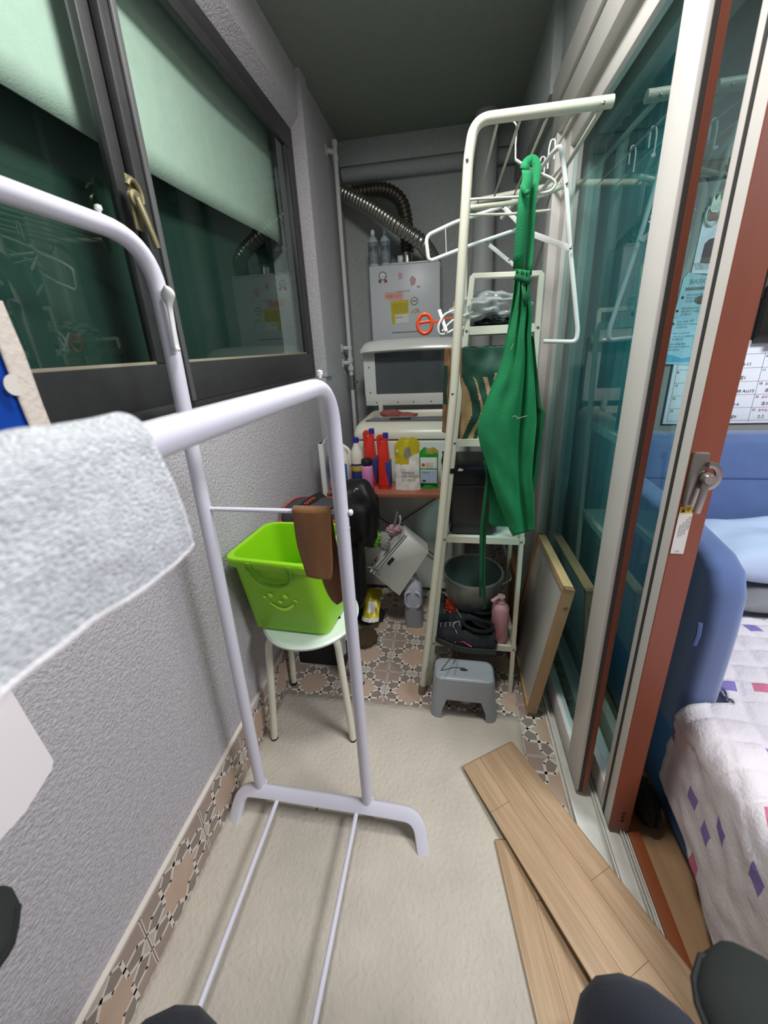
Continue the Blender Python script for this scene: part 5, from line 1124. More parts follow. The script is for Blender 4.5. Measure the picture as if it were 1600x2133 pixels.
# trekking shoes
M_shoe = mat('shoe_mesh', '26262b', .85, bump=.8, bscale=220, vary=.3, vscale=60); M_shoe2 = mat('shoe_lining', '0c0d11', .9); M_sole = mat('shoe_sole', '3a3a3c', .7); M_hot = mat('hot_pink', 'd3477e', .6); M_lace = mat('lace_grey', '8f8f96', .8)
def shoe(o, ang, name, label, tilt=0):
    o = Vector(o); t = thing(name, label, 'shoe', o, 'trekking shoes'); M = Matrix.Translation(o) @ Matrix.Rotation(ang, 4, 'Z') @ Matrix.Rotation(tilt, 4, 'Y')
    Ln = .262
    def wid(s): return .041*(math.sin(math.pi*min(1, max(0, .08+.86*s)))**.45)*(1+.18*math.sin(math.pi*1.6*s-1.0))
    def top(s): # height of the upper along the shoe, s=0 heel, 1 toe
        return .098-.012*math.sin(math.pi*min(1, s/.42)) if s < .42 else .098-.062*((s-.42)/.58)**.8
    b = MB(); N1, N2 = 36, 22
    def up(u, v):
        s = v; a = math.pi*u; w_ = wid(s); h_ = top(s)
        x = Ln*(s-.42); yy = w_*math.cos(a)*(1 if math.sin(a) < .75 else .95); z = .018+(h_-.018)*abs(math.sin(a))**.65
        if s < .42 and math.sin(a) > .80: yy *= 1.0
        return Vector((x, yy, z+.0015*nz(u*20, v*20)))
    vs = [up(i/N2, j/N1) for j in range(N1+1) for i in range(N2+1)]
    fs = []
    for j in range(N1):
        for i in range(N2):
            s = (j+.5)/N1; u = (i+.5)/N2
            if .05 < s < .46 and .28 < u < .72: continue
            fs.append([j*(N2+1)+i, j*(N2+1)+i+1, (j+1)*(N2+1)+i+1, (j+1)*(N2+1)+i])
    b.add(vs, fs, None, M=M); b.build('upper', M_shoe, t, solid=.003, soff=-1, sharp=180)
    b = MB(); out = [(Ln*(s-.42)*1.03, wid(s)*1.12) for s in [i/24 for i in range(25)]]; poly = out+[(x, -y) for x, y in out[::-1]]; b.prism(poly, 2, 0, .022, M=M, smooth=True); b.build('sole', M_sole, t)
    b = MB(); rng = []
    for i in range(28):
        a = 2*math.pi*i/28; s = .255+.215*math.cos(a); rng.append(M @ Vector((Ln*(s-.42), .029*math.sin(a), .093+.010*math.cos(a)**2*(1 if math.cos(a) < 0 else .4))))
    b.tube(rng, .0065, 10, closed=True); b.lathe([(0, 0), (.022, 0)], (Ln*(-.16), 0, .04), 20, M=M, sx=1.9); b.build('collar', M_shoe2, t)
    b = MB(); 
    for k in range(5):
        s = .50+.07*k; zt2 = top(s)+.002; x = Ln*(s-.42); b.tube([M @ Vector((x, -.016, zt2-.008)), M @ Vector((x+.006, 0, zt2+.002)), M @ Vector((x, .016, zt2-.008))], .0019, 6); b.tube([M @ Vector((x, .016, zt2-.008)), M @ Vector((x+.012, -.014, zt2-.010))], .0017, 6)
    b.tube(arc([M @ Vector((.03, .0, .090)), M @ Vector((.05, .02, .088)), M @ Vector((.02, .040, .06)), M @ Vector((.03, .048, .03))], .01, 4), .0017, 6); b.build('laces', M_lace, t)
    b = MB(); b.tube([M @ Vector((-Ln*.40, .0, .05)), M @ Vector((-Ln*.425, .0, .085)), M @ Vector((-Ln*.38, 0, .108))], 0, 8, flat=(.010, .003)); b.tube([M @ Vector((-.03, -.044, .030)), M @ Vector((.0, -.045, .045)), M @ Vector((.02, -.043, .036))], 0, 6, flat=(.008, .002)); b.tube([M @ Vector((-.03, .044, .030)), M @ Vector((.0, .045, .045)), M @ Vector((.02, .043, .036))], 0, 6, flat=(.008, .002)); b.build('pink_accent', M_hot, t, label='hot pink trim')
    return t
shoe((.070, 1.180, z4+.004), math.pi-.26, 'shoe', 'dark trekking shoe with pink trim in front, its heel jutting over the bottom shelf edge', tilt=0)
shoe((.085, 1.272, z4+.004), math.pi-.16, 'shoe', 'dark trekking shoe with pink trim behind its twin, under the grey pot')
b = MB(); b.tube(arc(PP([(948, 1300, 1.13), (945, 1340, 1.12), (944, 1365, 1.10), (918, 1397, 1.0), (948, 1390, 1.0), (968, 1392, 1.0)]), .006, 3), .0013, 6); b.tube(arc(PP([(960, 1330, 1.14), (953, 1350, 1.12), (950, 1372, 1.08), (945, 1383, 1.04)]), .006, 3), .0013, 6)
b.build('dangling_lace', mat('black_lace', '1b1b1f', .8), None, label='loose black shoelace hanging from the shoe down onto the grey step stool', cat='shoelace')
q = P(948, 1225, y=1.30); lump('orange_net', (q.x+.002, 1.30, z4+.055), (.034, .03, .055), mat('orange_red_net', 'd2482a', .7, vary=.3, vscale=80), 'orange crumpled net beside the grey pot on the bottom shelf', 'net', amp=.4)
q = P(915, 1180, y=1.34)
for i, (zz, xx) in enumerate(((z4+.016, q.x+.012), (z4+.048, q.x+.006))):
    lump('dark_slipper', (xx, 1.34, zz), (.034, .07, .015), mat('dark_rubber', '2a2826', .7), ('lower' if i == 0 else 'upper')+' of two dark slippers piled at the left end of the bottom shelf', 'slipper', amp=.12)
# grey step stool
ss = thing('step_stool', 'light grey plastic step stool with an oval grip hole on the mat edge', 'step stool', (.045, 1.1, .006)); M_gr = mat('grey_plastic', '9aa0a6', .32)
sx0, sx1, sy0, sy1, sh = -.058, .176, 1.025, 1.135, .175
cs = [Vector((sx0, sy0, 0)), Vector((sx0, sy1, 0)), Vector((sx1, sy1, 0)), Vector((sx1, sy0, 0))]
bm = bmesh.new()
b = MB(); loops = [rr_loop(cs, .028, .006+z_, inset=i_) for z_, i_ in ((0, 0), (.03, .003), (.145, .013), (.163, .017), (.172, .024), (.175, .034))]
n_l = len(loops[0]); vs = [v for L in loops for v in L]; fs = []
def inleg(c):
    if c.z > .006+.100: return False
    cxm = (sx0+sx1)/2; cym = (sy0+sy1)/2; hz_ = .100-.03*0
    return (abs(c.x-cxm) < .058) or False
# fine wall grid so the arch openings can be cut
zs_ = [i*.1665/60 for i in range(61)]
def ins_(z): return .0+(.010)*(z/.163)
loops = [rr_loop(cs, .028, .006+z_, n=8, inset=ins_(z_)) for z_ in zs_]
ks_ = [72 if (loops[0][(i+1) % len(loops[0])]-loops[0][i]).length > .09 else (30 if (loops[0][(i+1) % len(loops[0])]-loops[0][i]).length > .03 else 1) for i in range(len(loops[0]))]
def dens(L):
    out = []
    for i in range(len(L)):
        a_, c_ = L[i], L[(i+1) % len(L)]; k_ = ks_[i]
        for j in range(k_): out.append(a_.lerp(c_, j/k_))
    return out
loops = [dens(L) for L in loops]; n_l = len(loops[0]); vs = [v for L in loops for v in L]
for i in range(len(loops)-1):
    for k in range(n_l):
        c_ = (loops[i][k]+loops[i+1][(k+1) % n_l])/2; cxm = (sx0+sx1)/2; cym = (sy0+sy1)/2
        front = abs(abs(c_.y-cym)-(sy1-sy0)/2) < .022; side = not front
        ar_ = .085-max(0, (abs(c_.x-cxm)-.060))*3 if front else .085-max(0, abs(c_.y-cym)-.018)*5
        if front and abs(c_.x-cxm) < .078 and c_.z < ar_+.006: continue
        if side and abs(c_.y-cym) < .028 and c_.z < ar_*.8+.006: continue
        fs.append([i*n_l+k, i*n_l+(k+1) % n_l, (i+1)*n_l+(k+1) % n_l, (i+1)*n_l+k])
b.add(vs, fs)
top_ = loops[-1]; cxm = (sx0+sx1)/2; cym = (sy0+sy1)/2; rings = [top_]
for t_, dz in ((.06, .005), (.16, .008), (.4, .0085), (.7, .008)):
    rings.append([Vector((p.x+(cxm-p.x)*t_, p.y+(cym-p.y)*t_, p.z+dz)) for p in top_])
hole = []
for p in top_:
    a_ = math.atan2(p.y-cym, p.x-cxm); hole.append(Vector((cxm+.017*math.cos(a_), cym+.008*math.sin(a_), top_[0].z+.007)))
rings[-1] = hole; rings.append([Vector((p.x, p.y, p.z-.012)) for p in hole])
loft(rings, b, cap0=False, cap1=False)
b.build('body', M_gr, ss, solid=.0025, soff=1)
# blocks behind the step stool
b = MB(); b.box((.02, 1.22, .001), (.19, 1.36, .13), bev=.012, seg=3); b.build('paving_block', mat('rough_stone', '5e5a54', .95, bump=.8, bscale=90, vary=.2, vscale=50), None, label='dark rough block on the tiles under the bottom shelf', cat='block')
# wood framed whiteboard leaning on the door
wbp = thing('framed_board', 'white board in a pale wooden frame leaning against the sliding door', 'board', (.32, 1.2, 0))
A = Vector((.288, 1.070, .004)); B = P(1178, 1228, x=.350); D = P(1120, 1112, x=.352); upv = (B-A); dv = D-B; dv.z *= .6; dv = Vector((.0, dv.y, dv.z)); C_ = A+dv; C_.z = .004; D = B+dv
nrm = upv.cross(dv).normalized(); nrm = nrm if nrm.x > 0 else -nrm; th = .029
M_pine = mat('pine_wood', 'b08a66', .5, vary=.1, vscale=30, stretch=(1, 1, .15)); M_pine2 = mat('pine_wood_pale', 'bf9f74', .5, vary=.1, vscale=30, stretch=(1, .15, 1))
def bar(mb, p, q_, inn, w_, mt=None):
    inn = inn.normalized()*w_; vs = [p, q_, q_+inn*1.0, p+inn*1.0]; vs = vs+[v+nrm*th for v in vs]
    mb.add(vs, [[0, 1, 2, 3], [7, 6, 5, 4], [0, 4, 5, 1], [1, 5, 6, 2], [2, 6, 7, 3], [3, 7, 4, 0]], mt, smooth=False)
fw = .020
for nm, p, q_, inn, mt in (('near_stile', A, B, dv, M_pine), ('top_rail', B, D, -upv, M_pine2), ('bottom_rail', A, C_, upv, M_pine2), ('far_stile', C_, D, -dv, M_pine)):
    b = MB(); bar(b, p, q_, inn, fw); b.build(nm, mt, wbp)
b = MB(); e = nrm*.008; b.add([A+e, B+e, D+e, C_+e]+[v+e+nrm*.004 for v in (A, B, D, C_)], [[0, 1, 2, 3], [7, 6, 5, 4]], None, smooth=False); b.build('panel', mat('board_panel', 'c9c6c2', .35), wbp)
for t_ in (.06, .88):
    c_ = A.lerp(B, t_)+nrm*.017; b = MB(); dn = -dv.normalized(); b.lathe([(0, 0), (.006, 0), (.0055, .002), (0, .0025)], n=14, M=Matrix.Translation(c_+dn*.0002) @ dn.to_track_quat('Z', 'Y').to_matrix().to_4x4()); b.build('screw', M_screw, wbp)
# brown board/paper behind the ladder shelf
b = MB(); b.box((.262, 1.33, .004), (.285, 1.56, .42), bev=.002); b.build('cardboard', mat('cardboard_brown', '8a6038', .8), None, label='brown cardboard sheet standing behind the ladder shelf, next to the framed board', cat='cardboard')

# ------------------------------------------------------------------ things below the side table
b = MB(); j0 = thing('jug', 'grey-white plastic jug with two grip recesses standing alone on the patterned tiles', 'jug', (-.162, 1.5, .001)); jc = Vector((-.162, 1.515, .001)); M_j = mat('grey_white_plastic', 'c6cbdb', .35); M_jl = mat('grey_label', 'a5a7ae', .5)
def jl(z, a_, d_): return rr_loop([Vector((jc.x-a_, jc.y-d_, 0)), Vector((jc.x-a_, jc.y+d_, 0)), Vector((jc.x+a_, jc.y+d_, 0)), Vector((jc.x+a_, jc.y-d_, 0))], min(a_, d_)*.7, jc.z+z)
loft([jl(0, .040, .036), jl(.004, .043, .038), jl(.12, .043, .038), jl(.17, .043, .038), jl(.21, .040, .036), jl(.235, .030, .028), jl(.25, .018, .018), jl(.262, .0155, .0155)], b); b.build('body', M_j, j0)
b = MB(); b.lathe([(.018, .258), (.018, .274), (0, .276)], jc, 20); b.build('cap', M_white, j0)
b = MB(); loft([jl(.006, .0436, .0386), jl(.115, .0436, .0386)], b, cap0=False, cap1=False); b.build('label_wrap', M_jl, j0)
for sg in (-1, 1): b = MB(); b.tube(arc([jc+Vector((sg*.012, -.037, .205)), jc+Vector((sg*.034, -.041, .20)), jc+Vector((sg*.036, -.041, .14)), jc+Vector((sg*.020, -.039, .12))], .015, 5), .006, 10); b.build('grip', M_j, j0)
# tilted white bin and its filling
qa = [P(772, 1190, y=1.46), P(832, 1240, y=1.46), P(892, 1150, y=1.50), P(842, 1110, y=1.50)]
bnn = thing('storage_bin', 'white plastic bin tipped over under the table with small goods spilling from its mouth', 'bin', (-.22, 1.53, .16)); M_bin = mat('bin_white', 'c9cbc6', .45)
n_ = (qa[1]-qa[0]).cross(qa[3]-qa[0]).normalized(); n_ = n_ if n_.y > 0 else -n_
b = MB(); bk_ = [p+n_*.10 for p in qa]
b.add(qa+bk_, [[0, 1, 2, 3], [1, 5, 6, 2], [2, 6, 7, 3], [0, 4, 5, 1], [4, 5, 6, 7]], None, smooth=False); b.build('body', M_bin, bnn, solid=.004)
b = MB(); e0 = qa[0].lerp(qa[1], 0)+(-n_)*.004; e1 = qa[3]-n_*.004; b.tube([e0+(qa[1]-qa[0])*.10, e1+(qa[2]-qa[3])*.10], .0025, 8); b.tube([e0+(qa[1]-qa[0])*.0, e1+(qa[2]-qa[3])*.0], 0, 8, flat=(.010, .010)); b.build('rim', M_bin, bnn)
b = MB(); hm_ = qa[0].lerp(qa[3], .42)+(qa[1]-qa[0])*.17; ax = (qa[3]-qa[0]).normalized(); ay = (qa[1]-qa[0]).normalized(); b.add([hm_-ax*.02-n_*.0045, hm_+ax*.02-n_*.0045, hm_+ax*.02+ay*.016-n_*.0045, hm_-ax*.02+ay*.016-n_*.0045], [[0, 1, 2, 3]], None, smooth=False); b.build('handle_slot', mat('charcoal', '23252b', .5), bnn)
def gem(nm, px, py, y, r, c_, label, cat, amp=.35): q = P(px, py, y=y); return lump(nm, q, r, mat('m_'+nm+c_, c_, .35), label, cat, amp=amp)
gem('wrapped_pack', 780, 1125, 1.44, (.024, .02, .040), '6fbf2a', 'lime green wrapped pack leaning at the mouth of the tipped bin', 'pack')
gem('wrapped_pack', 772, 1112, 1.46, (.020, .02, .030), 'b23a6a', 'magenta wrapped pack beside the lime green pack', 'pack')
gem('clear_pouch', 800, 1130, 1.47, (.028, .02, .045), '9ea0a0', 'grey see-through pouch lying in the mouth of the tipped bin', 'pouch', amp=.2)
gem('candy_wrapper', 822, 1108, 1.50, (.030, .02, .022), 'c9a3b0', 'pale pink and silver wrappers at the top of the tipped bin', 'wrapper', amp=.6)
b = MB(); b.tube(arc(PP([(823, 1103, 1.47), (832, 1095, 1.46), (835, 1082, 1.46), (833, 1074, 1.46)]), .01, 4), 0, 8, flat=(.010, .004)); b.build('white_hook', M_white, None, label='curved white plastic hook rising from the tipped bin', cat='hook')
b = MB(); b.tube(PP([(820, 1100, 1.49), (828, 1066, 1.49)]), 0, 8, flat=(.010, .003)); b.build('grey_strip', mat('grey_strip', '77777a', .5), None, label='grey flat strip standing behind the white hook in the bin', cat='strip')
fa = thing('tap_handle', 'small grey star-shaped tap handle at the lower corner of the tipped bin', 'handle', P(780, 1182, y=1.40)); q = P(780, 1182, y=1.40)
b = MB(); b.ball(q, .011, sc_=(1, .8, 1)); b.build('hub', mat('grey_tap', '77787c', .4), fa)
for dx, dz in ((-.030, .0), (.026, -.012), (.0, .030), (.022, -.036)): b = MB(); b.tube([q, q+Vector((dx, -.003, dz))], [.006, .0035], 8); b.build('spoke', mat('grey_tap', '77787c', .4), fa)
# black backpack and cooler bag
bp_ = thing('backpack', 'black backpack with a drawcord slumped left of the tipped bin', 'backpack', (-.40, 1.5, .05))
def bpk(name, c, r, mt, amp=.15, parent=None):
    bm = bmesh.new(); bmesh.ops.create_icosphere(bm, subdivisions=4, radius=1); c = Vector(c)
    for v in bm.verts:
        d = v.co.normalized(); d2 = Vector([math.copysign(abs(k)**.7, k) for k in d]); k = 1+amp*noise.noise(d*2+c*5); v.co = Vector((d2.x*r[0]*k, d2.y*r[1]*k, d2.z*r[2]*k))+c
    mb = MB(); mb.bm(bm); return mb.build(name, mt, parent, sharp=80)
M_bpk = mat('black_nylon', '101114', .55, bump=.5, bscale=60)
bpk('body', (-.405, 1.47, .60), (.105, .085, .15), M_bpk, parent=bp_, amp=.22); bpk('lower_pocket', (-.435, 1.46, .34), (.060, .06, .22), M_bpk, parent=bp_)
b = MB(); b.tube(arc(PP([(700, 1030, 1.34), (706, 1012, 1.34), (712, 1011, 1.345), (722, 1040, 1.35)]), .01, 4), .0022, 6); b.tube(arc(PP([(738, 1024, 1.365), (742, 1017, 1.36), (746, 1020, 1.36)]), .004, 4), .0022, 6); b.build('drawcord', mat('cord_white', 'c8c4b4', .7), bp_)
b = MB(); b.tube(arc(PP([(752, 1130, 1.37), (748, 1180, 1.37), (752, 1240, 1.38)]), .02, 4), 0, 8, flat=(.025, .004)); b.build('strap', M_bpk, bp_)
cb_ = thing('cooler_bag', 'charcoal insulated bag with coral zip piping and printed lettering behind the green bucket', 'bag', (-.55, 1.30, .50))
M_char = mat('charcoal_cloth', '3d3c44', .8, bump=.5, bscale=220); M_coral = mat('coral_piping', 'dd4a35', .5)
b = MB(); A1 = [P(593, 1052, y=1.22), P(610, 1024, y=1.30), P(695, 1036, y=1.30), P(708, 1058, y=1.24)]
zt_ = .735
cc_ = [Vector((-.640, 1.20, 0)), Vector((-.632, 1.36, 0)), Vector((-.425, 1.36, 0)), Vector((-.425, 1.20, 0))]
loft([rr_loop(cc_, .05, .50, inset=.01), rr_loop(cc_, .05, .55), rr_loop(cc_, .05, zt_-.055), rr_loop(cc_, .05, zt_-.045, inset=.001), rr_loop(cc_, .05, zt_-.02, inset=.004), rr_loop(cc_, .045, zt_, inset=.018), rr_loop(cc_, .03, zt_+.008, inset=.05)], b); b.build('body', M_char, cb_)
b = MB(); b.tube(rr_loop(cc_, .05, zt_-.05, inset=-.002), .004, 8, closed=True); b.tube(rr_loop(cc_, .045, zt_-.004, inset=.012)[:20], .0035, 8); b.build('zip_piping', M_coral, cb_, label='coral zip piping')
b = MB(); s0 = Vector((-.535, 1.205, zt_+.008)); s1 = Vector((-.505, 1.35, zt_+.012)); vs, fs = [], []
b.tube([Vector((-.545, 1.195, zt_-.03)), Vector((-.540, 1.205, zt_+.006)), Vector((-.515, 1.28, zt_+.015)), Vector((-.500, 1.352, zt_+.006))], 0, 8, flat=(.042, .004)); b.build('strap', M_black, cb_)
t_ = text_mb('oota', .034, (-.522, 1.222, zt_+.018), (Vector((.04, .16, .01))).normalized(), Vector((-.16, .04, 0)).normalized(), M_coral, .0012); t_.build('lettering', None, cb_)
q = P(697, 1075, y=1.36); b = MB(); b.box((q.x-.03, 1.37, .45), (q.x+.045, 1.385, .68), bev=.004); b.build('orange_packet', mat('orange_packet', 'e26a28', .5), None, label='orange packet wedged between the cooler bag and the black backpack', cat='packet')
# supports hidden below: crate holding the bag
b = MB(); b.box((-.635, 1.21, .0), (-.43, 1.36, .495), bev=.006); b.build('storage_crate', mat('dark_crate', '25272a', .8), None, label='dark crate under the charcoal insulated bag', cat='crate')
b = MB(); b.tube([(-.50, 1.22, .19), (-.41, 1.20, .19)], .028, 16); b.tube([(-.435, 1.19, .19), (-.435, 1.19, .10)], .020, 14); b.tube([(-.45, 1.20, .19), (-.425, 1.197, .19)], .034, 16); b.build('drain_trap', M_white, None, label='white plastic drain fitting seen below the stool seat', cat='drain fitting')
b = MB(); b.tube([P(728, 1240, y=1.16), Vector((P(733, 1400, y=1.16).x, 1.16, .0))], .0055, 10); b.build('black_pole', M_black, None, label='thin black pole standing on the tiles beside the stool', cat='pole')
# yellow pouch on the floor
_pp = P(771, 1292, z=.05)
tt = pouch(_pp.x, _pp.y, .05, .085, .085, M_fy, 'refill_pouch', 'small yellow and white pouch lying on the tiles in front of the backpack', top=True, detail=lambda u, v, mt: (M_foilw if (v < .12 or (abs(u) < .22 and .3 < v < .62)) else M_fy), seed=11, lean=.13)
b = MB(); b.lathe([(.007, 0), (.007, .016), (0, .018)], n=12, M=Matrix.Translation((_pp.x+.038, _pp.y+.085, .115)) @ Matrix.Rotation(1.2, 4, 'Y')); b.build('spout', M_white, tt)
lump('dark_cloth', (_pp.x-.02, _pp.y+.075, .022), (.075, .06, .022), M_black, 'black cloth heap on the tiles under the yellow pouch', 'cloth', amp=.15, fr=6)
lump('brown_rag', (_pp.x-.01, _pp.y-.075, .015), (.055, .06, .014), mat('brown_rag', '4b3a28', .9), 'flat brown rag on the tiles below the yellow pouch', 'rag', amp=.2)

# ================================================================== the seated photographer and the chair
def pad_end(px, py, z): return P(px, py, z=z)
aR = pad_end(1528, 1936, .74); aL = pad_end(-2, 1822, .76)
ch = thing('office_chair', 'dark office chair under the seated person, with padded armrests left and right of the knees', 'chair', (.04, -.34, .006))
M_pad = mat('dark_green_grey_pad', '1e2321', .85); M_pad2 = mat('pad_piping', '1b1f1e', .8)
for e, bx in ((aR, .26), (aL, -.18)):
    b = MB(); L_ = .34; nn_ = 26
    dirv = Vector((bx*.25-e.x*.05, -1, 0)).normalized()
    if e is aL: dirv = Vector((.02, -1, 0)).normalized()
    side_ = dirv.cross(Z)
    def padf(u, v):
        a = 2*math.pi*u; t = v; w_ = .056*min(1, (t*9+.02))**.5*min(1, ((1-t)*9+.02))**.5; h_ = .024*min(1, (t*9+.02))**.5*min(1, ((1-t)*9+.02))**.5
        return e+Vector((0, 0, -.024))+dirv*(L_*t)+side_*w_*math.cos(a)+Z*h_*math.sin(a)
    b.grid(padf, nn_, 40); b.build('armrest', M_pad, ch, sharp=180)
    b = MB(); b.tube([padf(.0, .04+.9*i/20)+Z*.004 for i in range(21)]+[padf(.5, .94-.9*i/20)+Z*.004 for i in range(21)], .003, 6, closed=True); b.build('armrest_piping', M_pad2, ch)
    m_ = e+dirv*.22+Vector((0, 0, -.045)); b = MB(); b.tube(arc([m_, Vector((m_.x, m_.y-.02, .52)), Vector((bx, -.26, .405)), Vector((.04, -.30, .395))], .05, 6), 0, 8, flat=(.035, .018)); b.build('armrest_bracket', M_black, ch)
b = MB(); b.box((-.19, -.56, .40), (.27, -.16, .455), bev=.025, seg=4); b.build('seat', M_pad, ch)
b = MB(); b.box((-.16, -.63, .56), (.24, -.585, 1.02), bev=.02, seg=4); b.build('backrest', M_pad, ch)
b = MB(); b.tube(arc([(.04, -.40, .385), (.04, -.66, .39), (.04, -.645, .70)], .06, 6), 0, 8, flat=(.05, .014)); b.build('back_support', M_black, ch)
b = MB(); b.tube([(.04, -.36, .10), (.04, -.36, .40)], .022, 14); b.build('column', M_black, ch)
for k in range(5):
    a = k*2*math.pi/5+.3; tip = Vector((.04+.19*math.cos(a), -.36+.19*math.sin(a), .07)); b = MB(); b.tube([(.04, -.36, .105), tip], [.022, .014], 10); b.build('star_leg', M_black, ch)
    b = MB(); b.lathe([(0, -.010), (.024, -.010), (.027, 0), (.024, .010), (0, .010)], n=14, M=Matrix.Translation((tip.x, tip.y, .034)) @ Matrix.Rotation(math.pi/2, 4, 'Y')); b.build('castor', M_black, ch)
def skin(name, nodes, edges, mt, parent, sub=2):
    me = bpy.data.meshes.new(name); keys = list(nodes); off_ = Vector(parent.location)
    me.from_pydata([Vector(nodes[k][0])-off_ for k in keys], [(keys.index(a), keys.index(b_)) for a, b_ in edges], []); me.materials.append(mt)
    o = bpy.data.objects.new(name, me); COL.objects.link(o); o.parent = parent
    md = o.modifiers.new('skin', 'SKIN'); md.use_smooth_shade = True
    lay = me.skin_vertices[0] if len(me.skin_vertices) else None
    if lay is None:
        bm = bmesh.new(); bm.from_mesh(me); bm.verts.layers.skin.verify(); bm.to_mesh(me); bm.free(); lay = me.skin_vertices[0]
    for i, k in enumerate(keys):
        r = nodes[k][1]; r = r if isinstance(r, tuple) else (r, r); lay.data[i].radius = r; lay.data[i].use_root = (i == 0)
    sb_ = o.modifiers.new('sub', 'SUBSURF'); sb_.levels = sub; sb_.render_levels = sub; return o
pe = thing('person', 'seated person in dark navy trousers, both knees showing at the bottom edge', 'person', (.04, -.34, .006))
M_skin = mat('skin', 'c89a80', .6); M_nav = mat('navy_trousers', '1d222d', .9, sheen=.05, bump=.4, bscale=500); M_navd = mat('black_trousers', '14171b', .9)
N = {'pelvis': ((.04, -.40, .53), (.13, .10)), 'waist': ((.04, -.42, .68), (.12, .09)), 'chest': ((.04, -.43, .88), (.14, .095)), 'neckb': ((.04, -.42, 1.05), (.06, .055)), 'neck': ((.04, -.40, 1.11), .045), 'head1': ((.04, -.385, 1.18), (.062, .07)), 'head2': ((.04, -.39, 1.26), (.070, .082)), 'head3': ((.04, -.40, 1.325), (.050, .058))}
Eg = [('pelvis', 'waist'), ('waist', 'chest'), ('chest', 'neckb'), ('neckb', 'neck'), ('neck', 'head1'), ('head1', 'head2'), ('head2', 'head3')]
kn = {'R': Vector((.238, .250, .515)), 'L': Vector((-.338, .140, .513))}
for sd_, sg in (('R', 1), ('L', -1)):
    hip = Vector((.04+sg*.085, -.36, .515)); k_ = kn[sd_]; an_ = k_+Vector((.015*sg, -.05, -.385)); toe = an_+Vector((.02*sg, .13, -.045)); 
    N['hip'+sd_] = (hip, .080); N['thigh'+sd_] = (hip.lerp(k_, .5), .070); N['knee'+sd_] = (k_, .054); N['calf'+sd_] = (k_.lerp(an_, .35), .050); N['ankle'+sd_] = (an_, .034); N['toe'+sd_] = (toe, (.040, .024))
    Eg += [('pelvis', 'hip'+sd_), ('hip'+sd_, 'thigh'+sd_), ('thigh'+sd_, 'knee'+sd_), ('knee'+sd_, 'calf'+sd_), ('calf'+sd_, 'ankle'+sd_), ('ankle'+sd_, 'toe'+sd_)]
    sh_ = Vector((.04+sg*.17, -.43, 1.00)); el = Vector((.04+sg*.225, -.24, .86)); wr_ = Vector((sg*.085+.01, -.11, 1.17)); pm = Vector((sg*.078+.005, -.085, 1.235))
    N['sh'+sd_] = (sh_, .055); N['el'+sd_] = (el, .040); N['wr'+sd_] = (wr_, .026); N['pm'+sd_] = (pm, (.034, .016))
    Eg += [('chest', 'sh'+sd_), ('sh'+sd_, 'el'+sd_), ('el'+sd_, 'wr'+sd_), ('wr'+sd_, 'pm'+sd_)]
    for f in range(4):
        b0_ = pm+Vector((sg*(.010-.0*f), .006-.004*f, .024-.016*f)); ln_ = (.040, .045, .042, .034)[f]
        m1 = b0_+Vector((-sg*.004, .028, .004)); m2 = m1+Vector((-sg*ln_*.6, .006, -.002)); m3 = m2+Vector((-sg*.010, -.012, -.003))
        for q_, nm_, r_ in ((b0_, 'a', .0095), (m1, 'b', .009), (m2, 'c', .008), (m3, 'd', .007)): N['f%s%d%s' % (sd_, f, nm_)] = (q_, r_)
        Eg += [('pm'+sd_, 'f%s%da' % (sd_, f)), ('f%s%da' % (sd_, f), 'f%s%db' % (sd_, f)), ('f%s%db' % (sd_, f), 'f%s%dc' % (sd_, f)), ('f%s%dc' % (sd_, f), 'f%s%dd' % (sd_, f))]
    t1_ = pm+Vector((-sg*.018, -.012, -.012)); t2_ = t1_+Vector((-sg*.022, .002, .012)); N['t1'+sd_] = (t1_, .0115); N['t2'+sd_] = (t2_, .009); Eg += [('pm'+sd_, 't1'+sd_), ('t1'+sd_, 't2'+sd_)]
skin('body', N, Eg, M_skin, pe)
T = {k: N[k] for k in ('pelvis', 'waist')}; T['waist'] = ((.04, -.42, .66), (.135, .105)); T['pelvis'] = (N['pelvis'][0], (.145, .115)); TE = [('pelvis', 'waist')]
for sd_ in 'RL':
    for k, r in (('hip', .098), ('thigh', .094), ('knee', .096), ('calf', .070), ('ankle', .048)): T[k+sd_] = (N[k+sd_][0], r)
    TE += [('pelvis', 'hip'+sd_), ('hip'+sd_, 'thigh'+sd_), ('thigh'+sd_, 'knee'+sd_), ('knee'+sd_, 'calf'+sd_), ('calf'+sd_, 'ankle'+sd_)]
skin('trousers', T, TE, M_nav, pe)
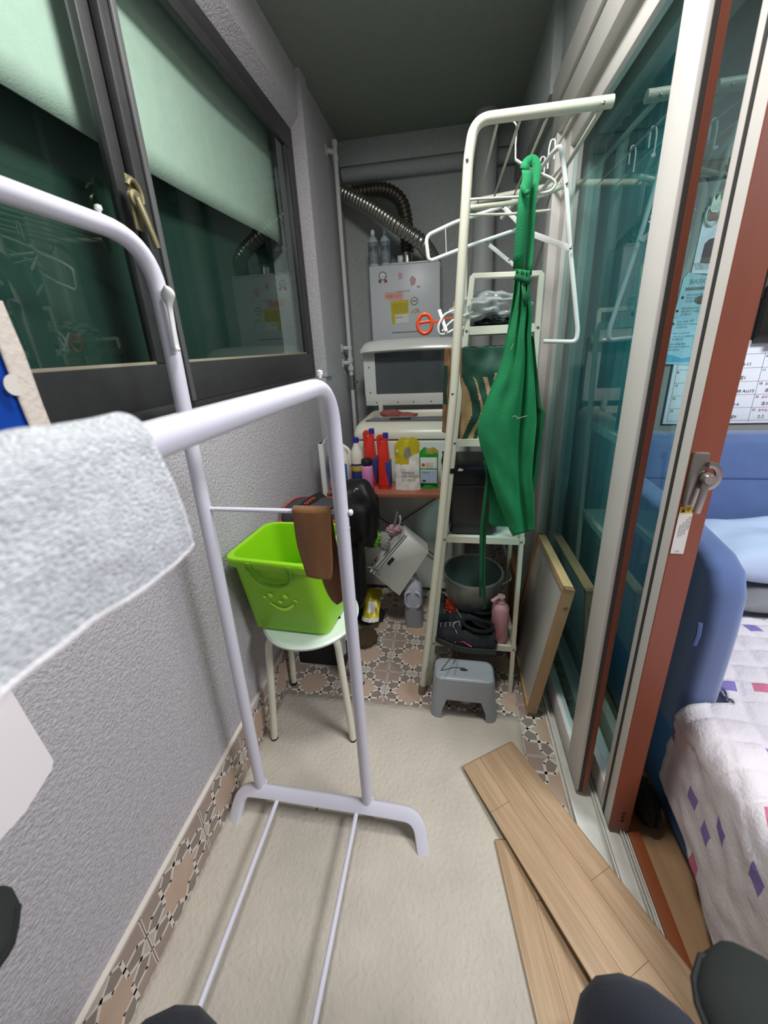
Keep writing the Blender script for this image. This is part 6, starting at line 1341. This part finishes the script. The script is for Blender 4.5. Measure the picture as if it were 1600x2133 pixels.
J = {'chest': (N['chest'][0], (.155, .115)), 'waist': (N['waist'][0], (.14, .11)), 'pel': ((.04, -.41, .60), (.145, .115)), 'nb': ((.04, -.425, 1.01), (.075, .065))}; JE = [('chest', 'waist'), ('waist', 'pel'), ('chest', 'nb')]
for sd_ in 'RL':
    J['sh'+sd_] = (N['sh'+sd_][0], .068); J['el'+sd_] = (N['el'+sd_][0], .052); J['wr'+sd_] = (N['wr'+sd_][0]-Vector((0, .01, .03)), .036); JE += [('chest', 'sh'+sd_), ('sh'+sd_, 'el'+sd_), ('el'+sd_, 'wr'+sd_)]
skin('jacket', J, JE, mat('dark_green_jacket', '2d3a33', .9), pe)
# hair and face of the photographer
hb_ = MB(); 
def hair(u, v):
    a = 2*math.pi*u; e = v*math.pi*.56; r = (.088, .098, .080); return Vector((.04+r[0]*math.sin(e)*math.cos(a), -.405+r[1]*math.sin(e)*math.sin(a)*(1 if math.sin(a) < 0 else .72), 1.305+r[2]*math.cos(e)))
hb_.grid(hair, 28, 14); hb_.build('hair', mat('black_hair', '15120f', .6), pe, solid=.006, sharp=180)
for sg in (-1, 1):
    b = MB(); b.ball((.04+sg*.030, -.312, 1.262), .011, n=12); b.build('eye', mat('eye_white', 'e6e2dc', .3), pe)
    b = MB(); b.ball((.04+sg*.078, -.39, 1.25), .022, sc_=(.35, .6, 1), n=12); b.build('ear', M_skin, pe)
b = MB(); b.ball((.04, -.302, 1.235), .014, sc_=(.8, 1, 1.5), n=12); b.build('nose', M_skin, pe)
b = MB(); b.ball((.04, -.316, 1.196), .020, sc_=(1.1, .4, .3), n=12); b.build('mouth', mat('lips', 'a5625a', .5), pe)
for sd_ in 'RL':
    t_ = N['toe'+sd_][0]; b = MB(); b.ball(t_+Vector((0, -.05, -.004)), .05, sc_=(.95, 2.2, .72), n=20); b.build('slipper', M_black, pe)

lump('dark_lump', (.548, .80, .055), (.030, .055, .055), mat('soft_black', '15130f', .9), 'black soft lump on the bedroom floor between the brown door edge and the bed', 'bag', amp=.2, fr=8)  # added black lump for the dark patch between door edge and bed
